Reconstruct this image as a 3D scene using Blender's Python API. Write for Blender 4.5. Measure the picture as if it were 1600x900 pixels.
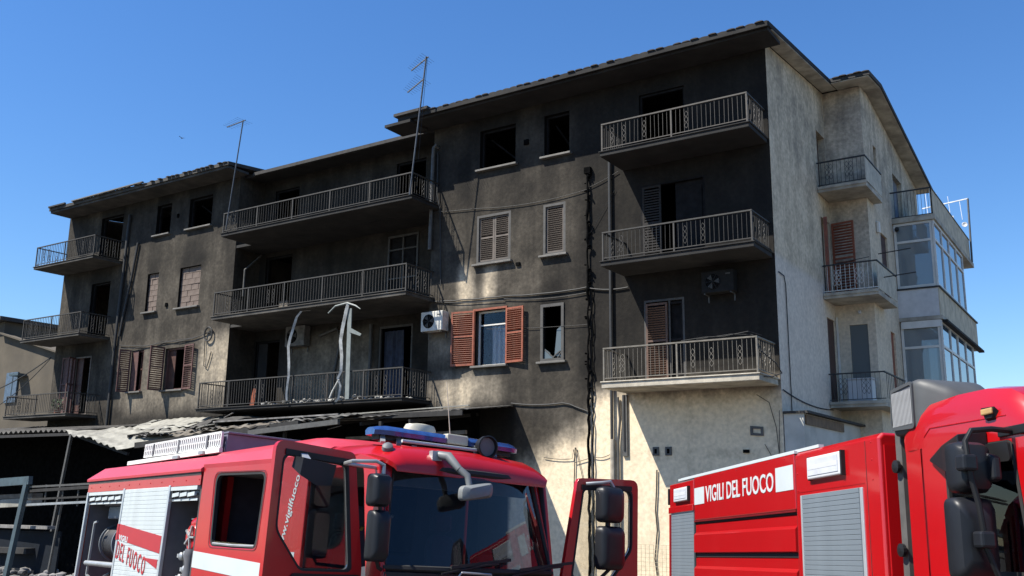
import bpy, bmesh, math, random
from math import sin, cos, pi, radians as R
from mathutils import Vector, Matrix, noise
from mathutils.geometry import tessellate_polygon
random.seed(7)
for o in list(bpy.data.objects): bpy.data.objects.remove(o)
SC = bpy.context.scene
COL = SC.collection

# ------------------------------------------------------------------ camera, sky, sun, exposure
cd = bpy.data.cameras.new('camera'); cam = bpy.data.objects.new('camera', cd); COL.objects.link(cam)
cd.sensor_width = 36; cd.lens = 33.48; cd.clip_start = .05; cd.clip_end = 6000
r_, u_, w_ = Vector((.83375, .55201, .01200)), Vector((.10589, -.18120, .97773)), Vector((-.54189, .81391, .20953))
cam.matrix_world = Matrix(((r_.x, u_.x, -w_.x, 0), (r_.y, u_.y, -w_.y, 0), (r_.z, u_.z, -w_.z, 0), (0, 0, 0, 1)))
SC.camera = cam
SUN = Vector((-.45, -.55, 1)).normalized()            # towards the sun
wd = bpy.data.worlds.new('World'); SC.world = wd; wd.use_nodes = True
nt = wd.node_tree; bg = nt.nodes['Background']
sky = nt.nodes.new('ShaderNodeTexSky'); sky.sky_type = 'NISHITA'; sky.sun_disc = False
sky.sun_elevation = math.asin(SUN.z); sky.sun_rotation = math.atan2(SUN.x, SUN.y)
sky.air_density = 1.25; sky.dust_density = 0; sky.ozone_density = 8; sky.altitude = 50
hs = nt.nodes.new('ShaderNodeHueSaturation'); hs.inputs['Saturation'].default_value = 1.15; hs.inputs['Hue'].default_value = .506
nt.links.new(sky.outputs[0], hs.inputs['Color']); nt.links.new(hs.outputs[0], bg.inputs[0]); bg.inputs[1].default_value = .085
ld = bpy.data.lights.new('sun', 'SUN'); ld.energy = 5.0; ld.angle = R(.5); ld.color = (1, .95, .86)
sun = bpy.data.objects.new('sun', ld); COL.objects.link(sun)
sun.rotation_euler = SUN.to_track_quat('Z', 'Y').to_euler()
SC.view_settings.view_transform = 'Standard'; SC.view_settings.look = 'None'
SC.view_settings.exposure = 1.0; SC.view_settings.gamma = 1; SC.view_settings.use_curve_mapping = False

# ------------------------------------------------------------------ materials
def mat(name, col, rough=.6, metal=0, var=.25, scale=6, bump=0, bscale=40, spec=.5, coat=0, dirt=None, dscale=1.5, damt=.5):
    m = bpy.data.materials.new(name); m.use_nodes = True
    t = m.node_tree; N = t.nodes; L = t.links; b = N['Principled BSDF']
    b.inputs['Roughness'].default_value = rough; b.inputs['Metallic'].default_value = metal
    b.inputs['Specular IOR Level'].default_value = spec; b.inputs['Coat Weight'].default_value = coat
    b.inputs['Coat Roughness'].default_value = .05
    tc = N.new('ShaderNodeTexCoord')
    n = N.new('ShaderNodeTexNoise'); n.inputs['Scale'].default_value = scale; n.inputs['Detail'].default_value = 6
    L.new(tc.outputs['Object'], n.inputs['Vector'])
    mr = N.new('ShaderNodeMapRange'); mr.inputs[1].default_value = .3; mr.inputs[2].default_value = .7
    mr.inputs[3].default_value = 1 - var; mr.inputs[4].default_value = 1 + var * .5
    L.new(n.outputs[0], mr.inputs[0])
    mx = N.new('ShaderNodeMix'); mx.data_type = 'RGBA'; mx.blend_type = 'MULTIPLY'; mx.inputs[0].default_value = 1
    mx.inputs[6].default_value = (*col, 1); L.new(mr.outputs[0], mx.inputs[7])
    out = mx.outputs[2]
    if dirt:
        n2 = N.new('ShaderNodeTexNoise'); n2.inputs['Scale'].default_value = dscale; n2.inputs['Detail'].default_value = 8
        n2.inputs['Roughness'].default_value = .65; L.new(tc.outputs['Object'], n2.inputs['Vector'])
        m2 = N.new('ShaderNodeMapRange'); m2.inputs[1].default_value = .45; m2.inputs[2].default_value = .7
        m2.inputs[4].default_value = damt; L.new(n2.outputs[0], m2.inputs[0])
        x2 = N.new('ShaderNodeMix'); x2.data_type = 'RGBA'; L.new(m2.outputs[0], x2.inputs[0])
        L.new(out, x2.inputs[6]); x2.inputs[7].default_value = (*dirt, 1); out = x2.outputs[2]
    L.new(out, b.inputs['Base Color'])
    if bump:
        n3 = N.new('ShaderNodeTexNoise'); n3.inputs['Scale'].default_value = bscale; n3.inputs['Detail'].default_value = 5
        L.new(tc.outputs['Object'], n3.inputs['Vector'])
        bp = N.new('ShaderNodeBump'); bp.inputs['Strength'].default_value = bump; bp.inputs['Distance'].default_value = .02
        L.new(n3.outputs[0], bp.inputs['Height']); L.new(bp.outputs[0], b.inputs['Normal'])
    return m

def glass(name, tint=(.5, .55, .58), base=(.01, .012, .015), refl=.08, thru=.8):
    m = bpy.data.materials.new(name); m.use_nodes = True
    t = m.node_tree; N = t.nodes; L = t.links
    for x in list(N): N.remove(x)
    o = N.new('ShaderNodeOutputMaterial'); g = N.new('ShaderNodeBsdfGlossy'); g.inputs['Roughness'].default_value = .01
    tr = N.new('ShaderNodeBsdfTransparent'); tr.inputs[0].default_value = (*tint, 1)
    df = N.new('ShaderNodeBsdfDiffuse'); df.inputs[0].default_value = (*base, 1)
    m1 = N.new('ShaderNodeMixShader'); m1.inputs[0].default_value = 1 - thru; L.new(tr.outputs[0], m1.inputs[1]); L.new(df.outputs[0], m1.inputs[2])
    fr = N.new('ShaderNodeFresnel'); fr.inputs[0].default_value = 1.5
    ad = N.new('ShaderNodeMath'); ad.operation = 'ADD'; ad.inputs[1].default_value = refl; L.new(fr.outputs[0], ad.inputs[0])
    m2 = N.new('ShaderNodeMixShader'); L.new(ad.outputs[0], m2.inputs[0]); L.new(m1.outputs[0], m2.inputs[1]); L.new(g.outputs[0], m2.inputs[2])
    L.new(m2.outputs[0], o.inputs[0]); return m

def plaster(name):
    """render with soot: two painted attributes (soot 0-1, tint 0 cream - 1 grey paint) broken up by noise"""
    m = bpy.data.materials.new(name); m.use_nodes = True
    t = m.node_tree; N = t.nodes; L = t.links; b = N['Principled BSDF']
    b.inputs['Roughness'].default_value = .95; b.inputs['Specular IOR Level'].default_value = .15
    tc = N.new('ShaderNodeTexCoord')
    def ns(sc, det, vec=None, ro=.6):
        n = N.new('ShaderNodeTexNoise'); n.inputs['Scale'].default_value = sc; n.inputs['Detail'].default_value = det
        n.inputs['Roughness'].default_value = ro; L.new(vec or tc.outputs['Object'], n.inputs['Vector']); return n.outputs[0]
    def rng(s, a, b_, c, d):
        q = N.new('ShaderNodeMapRange'); q.inputs[1].default_value = a; q.inputs[2].default_value = b_
        q.inputs[3].default_value = c; q.inputs[4].default_value = d; L.new(s, q.inputs[0]); return q.outputs[0]
    def mth(op, a, b_):
        q = N.new('ShaderNodeMath'); q.operation = op
        for i, v in enumerate((a, b_)):
            if isinstance(v, (int, float)): q.inputs[i].default_value = v
            else: L.new(v, q.inputs[i])
        return q.outputs[0]
    def mix(f, a, b_, mode='MIX'):
        q = N.new('ShaderNodeMix'); q.data_type = 'RGBA'; q.blend_type = mode
        for i, v in ((0, f), (6, a), (7, b_)):
            if isinstance(v, tuple): q.inputs[i].default_value = (*v, 1)
            elif isinstance(v, (int, float)): q.inputs[i].default_value = v
            else: L.new(v, q.inputs[i])
        return q.outputs[2]
    at = N.new('ShaderNodeAttribute'); at.attribute_name = 'soot'
    at2 = N.new('ShaderNodeAttribute'); at2.attribute_name = 'tint'
    mp = N.new('ShaderNodeMapping'); mp.inputs['Scale'].default_value = (3.2, 3.2, .28); L.new(tc.outputs['Object'], mp.inputs[0])
    streak = ns(1, 6, mp.outputs[0])
    blot = ns(1.1, 9, ro=.68); fine = ns(9, 6)
    base = mix(at2.outputs['Fac'], (.74, .61, .43), (.66, .58, .48))
    base = mix(1, base, rng(fine, .3, .7, .82, 1.1), 'MULTIPLY')
    base = mix(rng(blot, .52, .72, 0, .25), base, (.33, .30, .25))
    base = mix(rng(streak, .54, .76, 0, .16), base, (.24, .225, .20))
    n = mth('ADD', mth('MULTIPLY', mth('SUBTRACT', blot, .5), 4.2), mth('MULTIPLY', mth('SUBTRACT', streak, .5), 2.2))
    n = mth('ADD', n, mth('MULTIPLY', mth('SUBTRACT', fine, .5), 1.1))
    n = mth('MULTIPLY', n, rng(at.outputs['Fac'], .02, .4, .12, 1))
    T = mth('MULTIPLY', mth('SUBTRACT', 1, at.outputs['Fac']), mth('POWER', 2, n))
    q = N.new('ShaderNodeClamp'); L.new(mth('SUBTRACT', 1, T), q.inputs[0]); s2 = q.outputs[0]
    grey = N.new('ShaderNodeHueSaturation'); grey.inputs['Saturation'].default_value = .8; L.new(base, grey.inputs['Color'])
    base = mix(rng(s2, .3, .85, 0, 1), base, grey.outputs[0])
    colr = mix(s2, base, (.006, .006, .0062))
    L.new(colr, b.inputs['Base Color'])
    bp = N.new('ShaderNodeBump'); bp.inputs['Strength'].default_value = .35; bp.inputs['Distance'].default_value = .02
    L.new(ns(18, 8), bp.inputs['Height']); L.new(bp.outputs[0], b.inputs['Normal'])
    return m

M = dict(
    plaster=plaster('sooty_plaster'),
    char=mat('charred_black', (.006, .006, .006), 1, spec=0, var=.5),
    concrete=mat('stained_concrete', (.46, .415, .33), .9, var=.4, scale=2.5, bump=.3, dirt=(.16, .145, .12), dscale=1.2, damt=.7),
    sootcon=mat('sooty_concrete', (.022, .021, .0195), .95, var=.5, scale=2, bump=.3, dirt=(.008, .008, .008), dscale=.8, damt=.9),
    midcon=mat('smoky_concrete', (.07, .064, .055), .95, var=.5, scale=2, bump=.3, dirt=(.02, .02, .019), dscale=.9, damt=.8),
    tile=mat('roof_tile_clay', (.05, .042, .036), .9, var=.5, scale=3),
    rooftop=mat('roof_covering', (.04, .038, .036), .9, var=.4),
    sill=mat('marble_sill', (.14, .13, .115), .7, var=.3, dirt=(.1, .1, .09), dscale=4, damt=.7),
    rail_light=mat('railing_beige_paint', (.16, .144, .115), .6, var=.4, scale=10, dirt=(.08, .07, .06), dscale=5),
    rail_tan=mat('railing_tan_paint', (.07, .062, .052), .7, var=.4, scale=10, dirt=(.05, .045, .04), dscale=5),
    rail_mid=mat('railing_smoked_paint', (.04, .037, .032), .7, var=.4, scale=10, dirt=(.02, .02, .02), dscale=4),
    rail_dark=mat('railing_sooty_paint', (.04, .037, .033), .8, var=.4, scale=10),
    rail_black=mat('railing_black_paint', (.03, .03, .03), .6),
    wood_red=mat('red_brown_shutter', (.27, .075, .035), .55, var=.3, scale=14, dirt=(.09, .04, .03), dscale=3, damt=.55),
    wood_dull=mat('smoky_red_shutter', (.11, .05, .042), .7, var=.4, scale=10, dirt=(.04, .03, .03), dscale=3),
    wood_dark=mat('dark_brown_wood', (.07, .03, .022), .6, var=.4),
    wood_shade=mat('shaded_shutter', (.02, .017, .015), .9, var=.4, scale=8),  # shadow of the balcony above is put into this dark colour
    wood_brown=mat('shaded_brown_shutter', (.12, .07, .05), .8, var=.4, scale=8, dirt=(.03, .025, .02), dscale=2),  # brown darkened, with the balcony shade painted into the base
    wood_grey=mat('smoked_shutter', (.14, .115, .095), .8, var=.35, scale=8, dirt=(.06, .055, .05), dscale=2, damt=.7),
    frame_grey=mat('smoked_window_frame', (.06, .057, .052), .7, var=.3),
    frame_white=mat('white_window_frame', (.70, .67, .60), .5, var=.15, dirt=(.35, .34, .32), dscale=3, damt=.4),
    charwood=mat('charred_door', (.012, .0115, .012), .85, var=.5, scale=5, spec=.15),
    brick=mat('hollow_block', (.16, .12, .098), .95, var=.5, scale=3, bump=.3, dirt=(.09, .08, .07), dscale=2),
    mortar=mat('mortar', (.07, .063, .056), .95, var=.4),
    curtain=mat('white_curtain', (.62, .64, .68), .8, var=.1),
    bluecurt=mat('smoked_blue_curtain', (.035, .045, .075), .9, var=.4),
    gcurt=mat('grey_curtain', (.20, .20, .215), .9, var=.2, scale=3),
    pipe_grey=mat('zinc_drainpipe', (.08, .077, .07), .6, var=.3, dirt=(.04, .04, .04), dscale=2),
    pipe_pale=mat('pale_drainpipe', (.42, .37, .29), .6, var=.3, dirt=(.1, .09, .08), dscale=2),
    cable=mat('black_cable', (.02, .02, .02), .7),
    ac=mat('white_ac_casing', (.58, .56, .50), .55, var=.2, dirt=(.2, .19, .17), dscale=4, damt=.6),
    ac_soot=mat('sooty_ac_casing', (.16, .155, .145), .8, var=.4, dirt=(.03, .03, .03), dscale=4),
    ac_black=mat('black_ac_casing', (.014, .014, .014), .8, var=.4, spec=.2),
    black=mat('black_plastic', (.011, .011, .012), .5, var=.2, spec=.3),
    blackgloss=mat('dark_mirror_housing', (.012, .013, .016), .42, var=.15, spec=.3),
    steel=mat('galvanised_steel', (.40, .41, .41), .45, metal=.6, var=.2),
    antenna=mat('aluminium_antenna', (.10, .105, .11), .5, metal=.4),
    antenna_w=mat('white_antenna', (.7, .72, .74), .5),
    sheet_w=mat('pale_roof_sheet', (.28, .27, .23), .7, var=.2, dirt=(.09, .085, .075), dscale=1.6, damt=.8),
    sheet_d=mat('burnt_roof_sheet', (.045, .042, .038), .8, var=.5, scale=3, dirt=(.16, .15, .13), dscale=2.5, damt=.5),
    beam=mat('charred_beam', (.02, .019, .018), .9, var=.5),
    beam_p=mat('scorched_timber', (.13, .11, .085), .85, var=.5, scale=5),
    bluegrey=mat('blue_grey_steel', (.055, .085, .10), .55, var=.3, dirt=(.02, .02, .02), dscale=3),
    melted=mat('melted_white_plastic', (.5, .5, .465), .6, var=.3, scale=9, dirt=(.14, .135, .12), dscale=4, damt=.7),
    melt_g=mat('melted_grey_plastic', (.17, .19, .18), .6, var=.2),
    debris=mat('ash_debris', (.20, .19, .18), .95, var=.6, scale=5),
    asphalt=mat('asphalt', (.05, .05, .05), .9, var=.3, scale=3, bump=.2, bscale=90),
    neigh=mat('ochre_render', (.09, .074, .052), .95, var=.3, scale=.6, dirt=(.055, .046, .035), dscale=.7, damt=.6),
    annex=mat('grey_annex_render', (.52, .50, .44), .95, var=.25, scale=2, bump=.2, dirt=(.36, .34, .3), dscale=1, damt=.6),
    blue=mat('blue_shutter', (.07, .11, .16), .6, var=.3),
    white=mat('white_enamel', (.5, .51, .52), .4, var=.05),
    red=mat('fire_red_paint', (.37, .005, .008), .3, var=.08, scale=3, spec=.4, coat=.3, dirt=(.28, .012, .014), dscale=2.5, damt=.4),
    red_glare=mat('glare_red_paint', (.46, .035, .05), .42, var=.1, scale=3, coat=.15),  # pinkish tone paints in the sun glare on the glossy roof
    red2=mat('fire_red_paint_clean', (.37, .003, .005), .3, var=.06, scale=2, coat=.7, dirt=(.31, .006, .008), dscale=2, damt=.35),
    print_w=mat('white_reflective_film', (.45, .49, .495), .45, var=.05, scale=3),
    print_r=mat('red_film', (.34, .012, .02), .4, var=.05),
    alu=mat('brushed_aluminium', (.52, .54, .55), .42, metal=.55, var=.12, scale=4),
    slat_w=mat('white_roller_slat', (.44, .48, .485), .45, var=.07, scale=4, dirt=(.34, .36, .35), dscale=3, damt=.5),
    slat_g=mat('grey_roller_slat', (.17, .20, .225), .42, metal=.15, var=.1, scale=4),
    inside=mat('compartment_lining', (.11, .11, .12), .6, var=.2),
    inside_b=mat('compartment_brown', (.055, .042, .04), .7, var=.3),
    greybox=mat('grey_plastic_box', (.13, .15, .17), .5, var=.15),
    hose=mat('black_hose', (.03, .03, .032), .55, var=.3, scale=20),
    greyarm=mat('grey_mirror_plastic', (.15, .16, .16), .5, var=.1),
    snorkel=mat('grey_intake_plastic', (.055, .058, .06), .55, var=.12, scale=8),
    grille=mat('intake_grille', (.30, .30, .30), .5, var=.15),
    bluelamp=mat('blue_beacon_lens', (.02, .055, .19), .12, spec=.8, var=.3, scale=12, coat=.5),
    cream_p=mat('cream_plastic', (.42, .40, .32), .45, var=.05),
    amber=mat('amber_lens', (.45, .28, .11), .3),
    lens=mat('clear_lamp_lens', (.50, .52, .56), .2, spec=.8, var=.12, scale=7),
    rubber=mat('rubber', (.016, .016, .016), .8),
    seat=mat('seat_fabric', (.03, .032, .045), .9),
    cabin=mat('cabin_trim', (.055, .058, .07), .8),
    visor=mat('grey_headliner', (.20, .205, .195), .8),
    brass=mat('yellow_rail', (.55, .42, .08), .4, metal=.3),
    orange=mat('orange_crate', (.35, .09, .02), .6),
    ladder=mat('white_ladder_paint', (.62, .62, .6), .5, var=.1),
    lilac=mat('grey_blue_box', (.13, .13, .18), .6, var=.1),
    leaf=mat('leaf', (.05, .09, .03), .7, var=.5),
    bird=mat('bird_feathers', (.03, .03, .035), .8),
    terracotta=mat('terracotta_pot', (.25, .10, .06), .8),
)
G_CAR = glass('cab_glass', (.50, .54, .58), (.006, .010, .018), .005, .86)
G_WIN = glass('window_glass', (.55, .6, .62), (.03, .04, .05), .04, .7)
G_VER = glass('veranda_glass', (.6, .66, .68), (.28, .32, .33), .05, .35)
G_VERB = glass('veranda_sky_glass', (.35, .45, .5), (.10, .17, .24), .16, .3)
G_FROST = glass('frosted_pane', (.4, .45, .45), (.11, .13, .135), .02, .12)

# ------------------------------------------------------------------ mesh helpers
class MB:
    def __init__(s): s.v = []; s.f = []
    def add(s, vs, fs):
        k = len(s.v); s.v += [tuple(v) for v in vs]; s.f += [tuple(i + k for i in f) for f in fs]; return s
    def box(s, x0, x1, y0, y1, z0, z1):
        return s.add([(x, y, z) for z in (z0, z1) for y in (y0, y1) for x in (x0, x1)],
                     [(0, 2, 3, 1), (4, 5, 7, 6), (0, 1, 5, 4), (2, 6, 7, 3), (0, 4, 6, 2), (1, 3, 7, 5)])
    def beam(s, p, q, a, b=None, up=(0, 0, 1)):
        """box from p to q with section a (across) x b (along up)"""
        b = b or a; p = Vector(p); q = Vector(q); d = (q - p).normalized(); up = Vector(up)
        if abs(d.dot(up)) > .98: up = Vector((0, 1, 0)) if abs(d.y) < .9 else Vector((1, 0, 0))
        x = d.cross(up).normalized(); y = x.cross(d).normalized()
        vs = [c + x * (i * a / 2) + y * (j * b / 2) for c in (p, q) for i, j in ((-1, -1), (1, -1), (1, 1), (-1, 1))]
        return s.add(vs, [(0, 3, 2, 1), (4, 5, 6, 7), (0, 1, 5, 4), (1, 2, 6, 5), (2, 3, 7, 6), (3, 0, 4, 7)])
    def tube(s, pts, r, n=6, cap=True):
        pts = [Vector(p) for p in pts]; rs = r if isinstance(r, (list, tuple)) else [r] * len(pts)
        rings = []; x = None
        for i, p in enumerate(pts):
            d = (pts[min(i + 1, len(pts) - 1)] - pts[max(i - 1, 0)])
            d = d.normalized() if d.length > 1e-9 else Vector((0, 0, 1))
            if x is None: x = d.orthogonal().normalized()
            x = (x - d * x.dot(d)); x = x.normalized() if x.length > 1e-6 else d.orthogonal().normalized()
            y = d.cross(x)
            rings.append([p + (x * cos(2 * pi * k / n) + y * sin(2 * pi * k / n)) * rs[i] for k in range(n)])
        vs = [v for g in rings for v in g]; fs = []
        for i in range(len(pts) - 1):
            for k in range(n): fs.append((i * n + k, i * n + (k + 1) % n, (i + 1) * n + (k + 1) % n, (i + 1) * n + k))
        if cap: fs += [tuple(range(n))[::-1], tuple(range((len(pts) - 1) * n, len(pts) * n))]
        return s.add(vs, fs)
    def lathe(s, o, ax, prof, n=20):
        """prof = (radius, distance along ax)"""
        o = Vector(o); ax = Vector(ax).normalized(); x = ax.orthogonal().normalized(); y = ax.cross(x)
        vs = [o + ax * d + (x * cos(2 * pi * k / n) + y * sin(2 * pi * k / n)) * r for r, d in prof for k in range(n)]
        fs = [(i * n + k, i * n + (k + 1) % n, (i + 1) * n + (k + 1) % n, (i + 1) * n + k) for i in range(len(prof) - 1) for k in range(n)]
        fs += [tuple(range(n))[::-1], tuple(range((len(prof) - 1) * n, len(prof) * n))]
        return s.add(vs, fs)
    def plate(s, outer, holes, fn, w0, w1):
        """flat plate with holes; fn(u, v, w) -> point"""
        loops = [outer] + list(holes); flat = [p for l in loops for p in l]
        tri = tessellate_polygon([[Vector((p[0], p[1], 0)) for p in l] for l in loops]); n = len(flat)
        vs = [fn(p[0], p[1], w0) for p in flat] + [fn(p[0], p[1], w1) for p in flat]
        fs = [tuple(t) for t in tri] + [tuple(i + n for i in t)[::-1] for t in tri]; k = 0
        for l in loops:
            m = len(l)
            for i in range(m): j = (i + 1) % m; fs.append((k + i, k + j, n + k + j, n + k + i))
            k += m
        return s.add(vs, fs)
    def prism(s, poly, fn, w0, w1): return s.plate(poly, [], fn, w0, w1)
    def loft(s, rings, closed=False, caps=True):
        n = len(rings[0]); vs = [v for g in rings for v in g]; fs = []
        for i in range(len(rings) - 1):
            for k in range(n if closed else n - 1): fs.append((i * n + k, i * n + (k + 1) % n, (i + 1) * n + (k + 1) % n, (i + 1) * n + k))
        if caps: fs += [tuple(range(n))[::-1], tuple(range((len(rings) - 1) * n, len(rings) * n))]
        return s.add(vs, fs)
    def rock(s, c, r, seed=0):
        rnd = random.Random(seed); b = bmesh.new(); bmesh.ops.create_icosphere(b, subdivisions=1, radius=1)
        sc = Vector((rnd.uniform(.6, 1.2), rnd.uniform(.6, 1.2), rnd.uniform(.4, .8))) * r
        vs = [Vector(c) + Vector((v.co.x * sc.x, v.co.y * sc.y, v.co.z * sc.z)) * rnd.uniform(.75, 1.15) for v in b.verts]
        fs = [tuple(v.index for v in f.verts) for f in b.faces]; b.free(); return s.add(vs, fs)
    def mesh(s, name, material, smooth=False, fix=True):
        me = bpy.data.meshes.new(name); me.from_pydata(s.v, [], s.f)
        if fix:
            b = bmesh.new(); b.from_mesh(me); bmesh.ops.recalc_face_normals(b, faces=b.faces); b.to_mesh(b and me); b.free()
        me.materials.append(material)
        if smooth: me.polygons.foreach_set('use_smooth', [True] * len(me.polygons))
        me.update(); return me
    def build(s, name, material, parent=None, smooth=False, bevel=0, fix=True):
        o = bpy.data.objects.new(name, s.mesh(name, material, smooth, fix)); COL.objects.link(o)
        if parent: attach(o, parent)
        if bevel:
            b = o.modifiers.new('bevel', 'BEVEL'); b.width = bevel; b.segments = 2; b.limit_method = 'ANGLE'; b.angle_limit = R(40)
            b.harden_normals = False
        if smooth:
            try: o.data.set_sharp_from_angle(angle=R(42))
            except Exception: pass
        return o

WORLDREL = {}
def attach(o, parent):
    o.parent = parent
    if parent.name in WORLDREL: o.matrix_parent_inverse = WORLDREL[parent.name]
def tag(o, label=None, cat=None, group=None, kind=None):
    for k, v in (('label', label), ('category', cat), ('group', group), ('kind', kind)):
        if v: o[k] = v
    return o
def thing(name, label, cat, loc, group=None, world=True):
    """an Empty at the thing's base; with world=True its parts are given in world coordinates"""
    o = bpy.data.objects.new(name, None); COL.objects.link(o); o.location = loc; o.empty_display_size = .3
    if world: WORLDREL[o.name] = Matrix.Translation(Vector(loc)).inverted()
    return tag(o, label, cat, group)
def inst(name, me, parent, loc, rot=(0, 0, 0), sc=(1, 1, 1)):
    o = bpy.data.objects.new(name, me); COL.objects.link(o); attach(o, parent)
    o.location = loc; o.rotation_euler = rot; o.scale = sc; return o
def rrect(x0, y0, x1, y1, r, n=5): return fillet([(x0, y0), (x1, y0), (x1, y1), (x0, y1)], r, n)
def fillet(poly, r, n=5):
    out = []; m = len(poly); rs = r if isinstance(r, (list, tuple)) else [r] * m
    for i in range(m):
        p = Vector(poly[i]); a = Vector(poly[i - 1]) - p; b = Vector(poly[(i + 1) % m]) - p; q = rs[i]
        if q <= 0: out.append(tuple(p)); continue
        an = a.normalized().angle(b.normalized()); t = min(q / math.tan(an / 2), a.length * .45, b.length * .45)
        p0 = p + a.normalized() * t; p1 = p + b.normalized() * t
        for k in range(n + 1):
            f = k / n; out.append(tuple(p0 * (1 - f) ** 2 + p * 2 * f * (1 - f) + p1 * f * f))
    return out
def text_obj(name, s, size, sx, material, parent, mtx, bold=0.0, align='LEFT', depth=.002, space=1.0):
    cu = bpy.data.curves.new(name, 'FONT'); cu.body = s; cu.size = size; cu.align_x = align; cu.offset = bold; cu.extrude = depth
    cu.resolution_u = 3; cu.space_character = space
    t = bpy.data.objects.new('tmp', cu); COL.objects.link(t)
    dg = bpy.context.evaluated_depsgraph_get(); me = bpy.data.meshes.new_from_object(t.evaluated_get(dg))
    bpy.data.objects.remove(t); me.materials.clear(); me.materials.append(material)
    me.transform(mtx @ Matrix.Diagonal((sx, 1, 1, 1))); me.name = name
    o = bpy.data.objects.new(name, me); COL.objects.link(o); attach(o, parent); return o
def axes(o, x, y, z):
    return Matrix(((x[0], y[0], z[0], o[0]), (x[1], y[1], z[1], o[1]), (x[2], y[2], z[2], o[2]), (0, 0, 0, 1)))
def sm(a, b, x):
    t = max(0, min(1, (x - a) / (b - a))); return t * t * (3 - 2 * t)
def nz(x, y, z=0, s=1): return noise.noise(Vector((x * s, y * s, z * s)))

# ------------------------------------------------------------------ ground
GN = Vector((-.01127, .07426, .99718))
def gz(x, y):
    x = max(-70, min(30, x)); y = max(-25, min(27, y))
    return (-1.75 - GN.x * x - GN.y * y) / GN.z
def make_ground():
    xs = sorted(set([-1800, -900, -400, -200, -120] + list(range(-90, 51, 4)) + [80, 150, 400, 900, 1800]))
    ys = sorted(set([-1800, -900, -400, -150, -60] + list(range(-40, 61, 4)) + [90, 150, 400, 900, 1800]))
    m = MB(); vs = [(x, y, gz(x, y)) for y in ys for x in xs]; n = len(xs)
    m.add(vs, [(j * n + i, j * n + i + 1, (j + 1) * n + i + 1, (j + 1) * n + i) for j in range(len(ys) - 1) for i in range(n - 1)])
    tag(m.build('ground', mat('dusty_concrete_paving', (.085, .077, .065), .9, var=.3, scale=.8, bump=.2, bscale=60, dirt=(.09, .085, .08), dscale=.5, damt=.7), fix=False), kind='structure')
make_ground()

# ------------------------------------------------------------------ apartment building
YF, YB, YJ = 22.75, 23.95, 28.1                     # front walls A and C, recessed wall B, step on the right flank
XA0, XA1, XC0, XC1, XJ = -38.45, -27.45, -18.22, -7.3, -6.2
ZT = 11.55
bld = thing('apartment_building', 'long four storey apartment block blackened by fire, with balconies and shutters', 'building', (-20, 25, gz(-20, 25)))

def soot_shade_C(x, z):
    n = .5 * nz(x, z, 0, .35) + .35 * nz(x * 2.2, z * .5, 3) + .2 * nz(x, z, 9, 1.6)
    s = .945 + .015 * sm(7, 9, z)
    a = sm(-18.4, -17.4, x) * (1 - sm(-14.2, -13.4, x)) * sm(5.35, 5.75, z) * (1 - sm(6.2, 7.0, z))
    s -= a * (.03 + .52 * sm(-.05, .42, nz(x * 1.5 + 3, z * .25, 5)))
    s += .04 * sm(-13.2, -12.6, x) * sm(2.2, 3.6, z) + .035 * sm(-11.8, -10.8, x) * sm(2.8, 3.5, z)  # balcony column: heavier soot, plus darkening painted in to deepen its shade
    lo = (1 - sm(3.0, 3.7, z)) * (1 - sm(-15.8, -15.2, x)); s -= .42 * lo * (.35 + .65 * sm(-.2, .35, nz(x * .9, z * .5, 8)))
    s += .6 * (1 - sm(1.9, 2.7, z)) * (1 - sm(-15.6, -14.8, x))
    s -= .10 * sm(3.5, 4.2, z) * (1 - sm(5.0, 5.6, z)) * (1 - sm(-17, -14.5, x))
    zb = 2.7 if x > -12.55 else .55 + (x + 14.6) * .55
    if x > -15.2:
        e = 1 - sm(zb - .5, zb + (.25 if x > -12.55 else .75), z); s = s * (1 - e) + .03 * e
    if z < 2.7 and x > -12:
        s += .22 * math.exp(-((x + 9.72 + .05 * nz(z, 1, 0, 2)) / .13) ** 2) * (.6 + .4 * nz(x, z, 4, 1.5)) + .16 * sm(-8.3, -7.5, x) * (.5 + nz(x * 3, z * .4, 6)) + .10 * sm(2.0, 2.6, z)
        s += .16 * math.exp(-((z - 1.0 - .06 * nz(x, 0, 0, 1.2)) / .035) ** 2) + .12 * math.exp(-((z + .25 - .08 * nz(x, 5, 0, 1.2)) / .03) ** 2)
    return max(0, min(.985, s + n * (.05 if s > .1 else .12)))
def soot_A(x, z):
    n = .5 * nz(x, z, 20, .35) + .35 * nz(x * 2.2, z * .5, 23) + .2 * nz(x, z, 29, 1.6)
    s = .94 + .015 * sm(9, 10.5, z) - .12 * (1 - sm(4.0, 6.0, z)) * sm(-34.3, -33, x) + .05 * (1 - sm(-34.6, -33.8, x)) * (1 - sm(-38.2, -36.5, x)) - .06 * (1 - sm(-38.4, -37, x))
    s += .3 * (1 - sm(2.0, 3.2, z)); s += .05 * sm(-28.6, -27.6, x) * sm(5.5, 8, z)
    s -= .22 * sm(-29.2, -28.6, x) * (1 - sm(5.2, 5.9, z)) * sm(3.2, 3.8, z)
    return max(0, min(.965, s + n * .09))
def soot_B(x, z):
    n = .5 * nz(x, z, 40, .35) + .35 * nz(x * 2.2, z * .5, 43) + .2 * nz(x, z, 49, 1.6)
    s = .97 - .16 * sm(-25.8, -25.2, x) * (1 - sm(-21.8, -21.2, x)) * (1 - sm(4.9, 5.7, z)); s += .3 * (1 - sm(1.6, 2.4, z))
    return max(0, min(.985, s + n * .04))
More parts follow.
